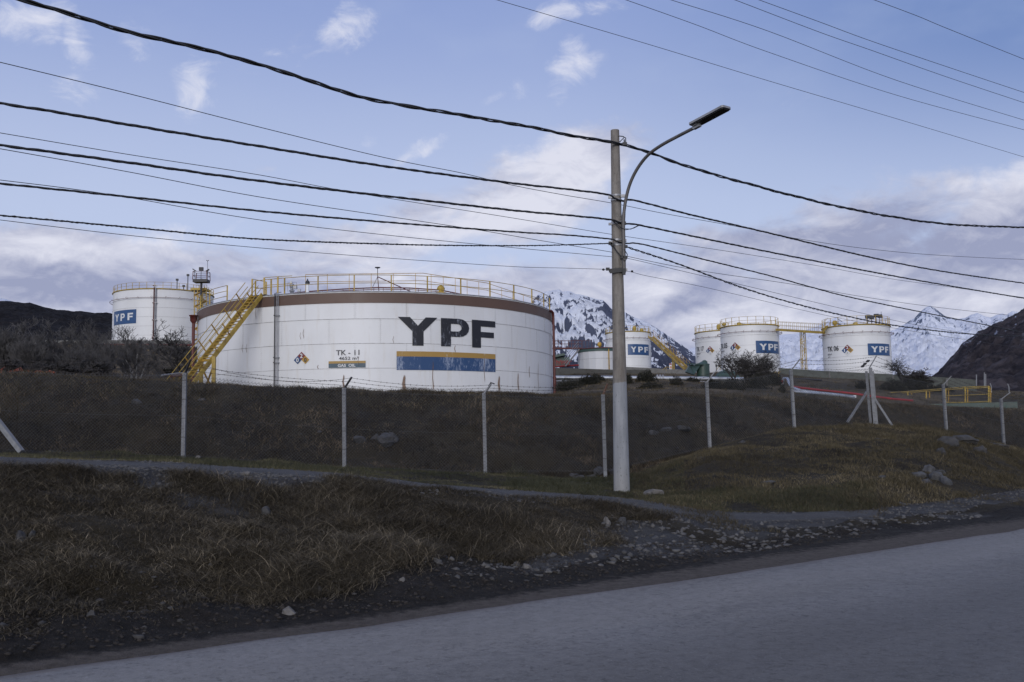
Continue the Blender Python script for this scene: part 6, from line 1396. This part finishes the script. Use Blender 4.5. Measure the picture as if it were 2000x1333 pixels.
for i, (u, vb_, w, h, d, lab) in enumerate((
    (1112, 768, 62, 22, 66, 'broad dark shrub beside the right edge of the largest tank'), (1150, 764, 50, 20, 70, 'dark shrub left of the lamp pole below the pipeline'), (1165, 748, 34, 14, 84, 'small shrub touching the pipeline left of the pole'),
    (1262, 756, 44, 22, 76, 'round dark shrub just right of the lamp pole below the pipeline'), (1272, 770, 52, 14, 60, 'low dark shrub on the berm top right of the lamp pole'), (1226, 762, 22, 18, 70, 'small shrub half hidden by the lamp pole'),
    (1321, 764, 28, 18, 70, 'isolated round shrub midway between lamp pole and next fence post'), (1352, 756, 30, 8, 80, 'flat low shrub right of the isolated round one'),
    (1392, 768, 44, 20, 64, 'dark shrub behind the fence post right of the lamp pole'), (1430, 768, 56, 24, 66, 'wide dark shrub under the bare bushes, left part'), (1478, 766, 60, 30, 70, 'wide dark shrub under the bare bushes, middle part'),
    (1512, 762, 36, 26, 78, 'dark shrub under the bare bushes, right part'), (1490, 750, 60, 12, 92, 'dense dark shrub at the base of the tank numbered 05'), (1528, 772, 14, 14, 66, 'tiny upright shrub left of the lagged white pipe'),
    (1682, 752, 24, 16, 96, 'small dark shrub left of the braced corner post'), (1745, 770, 60, 24, 96, 'dark shrub behind the left end of the yellow guard rail'), (1790, 768, 76, 26, 98, 'largest dark shrub behind the yellow guard rail'),
    (1835, 764, 50, 14, 98, 'low dark shrub behind the middle of the guard rail'), (330, 706, 36, 12, 105, 'small dark bush patch on the slope under the left tank'),
    (262, 736, 66, 18, 48, 'reddish dark undergrowth below the two pale bare trees'))):
    leaf_bush(lab, u, vb_, w, h, d, n=2600 if w > 30 else 1300)
# small green heap by the pipeline
gp = W(1421, 738, 100); mb = MB(); rs = random.Random(5); nn = 9
vs_ = []
for j in range(6):
    for i in range(nn):
        a = i / (nn - 1) * 2 - 1; bq = j / 5 * 2 - 1; e = max(0, 1 - a * a) * max(0, 1 - bq * bq); vs_.append((gp.x + a * 1.25, gp.y + bq * 1.0, gp.z - .1 + .78 * e ** .45 * (1 + .3 * rs.uniform(-1, 1))))
mb.add(vs_, [(j * nn + i, j * nn + i + 1, (j + 1) * nn + i + 1, (j + 1) * nn + i) for j in range(5) for i in range(nn - 1)]); obj('tarpaulin_heap', mb, M_green, loc=tuple(gp), label='crumpled dark green tarpaulin heap right of the green round tank', cat='heap')
# orange netting fallen at the left
mb = MB(); pn_ = []
for i in range(34):
    u = 2 + i * 3.2; hh = 16 + 5 * math.sin(i * .7) + random.uniform(-2, 2) if u < 50 else 11 + 2 * math.sin(i * .9); d = 37 + 1.5 * math.sin(i * .5)
    pn_.append([W(u + random.uniform(-1.5, 1.5), 738 - 1 - hh * j / 5 + random.uniform(-1, 1) + (0 if u > 50 else 2), d + .25 * math.sin(j * 1.7 + i)) for j in range(6)])
for r_ in pn_: mb.tube(r_, .010, 3, cap=False)
for j in range(6): mb.tube([r_[j] for r_ in pn_], .014, 3, cap=False)
for i in range(0, 33):
    for j in range(5):
        if random.random() < .30: mb.add([pn_[i][j], pn_[i + 1][j], pn_[i + 1][j + 1], pn_[i][j + 1]], [(0, 1, 2, 3)])
obj('safety_netting', mb, M_net, loc=tuple(W(50, 735, 37)), label='crumpled orange plastic safety netting on the berm top at far left', cat='netting')
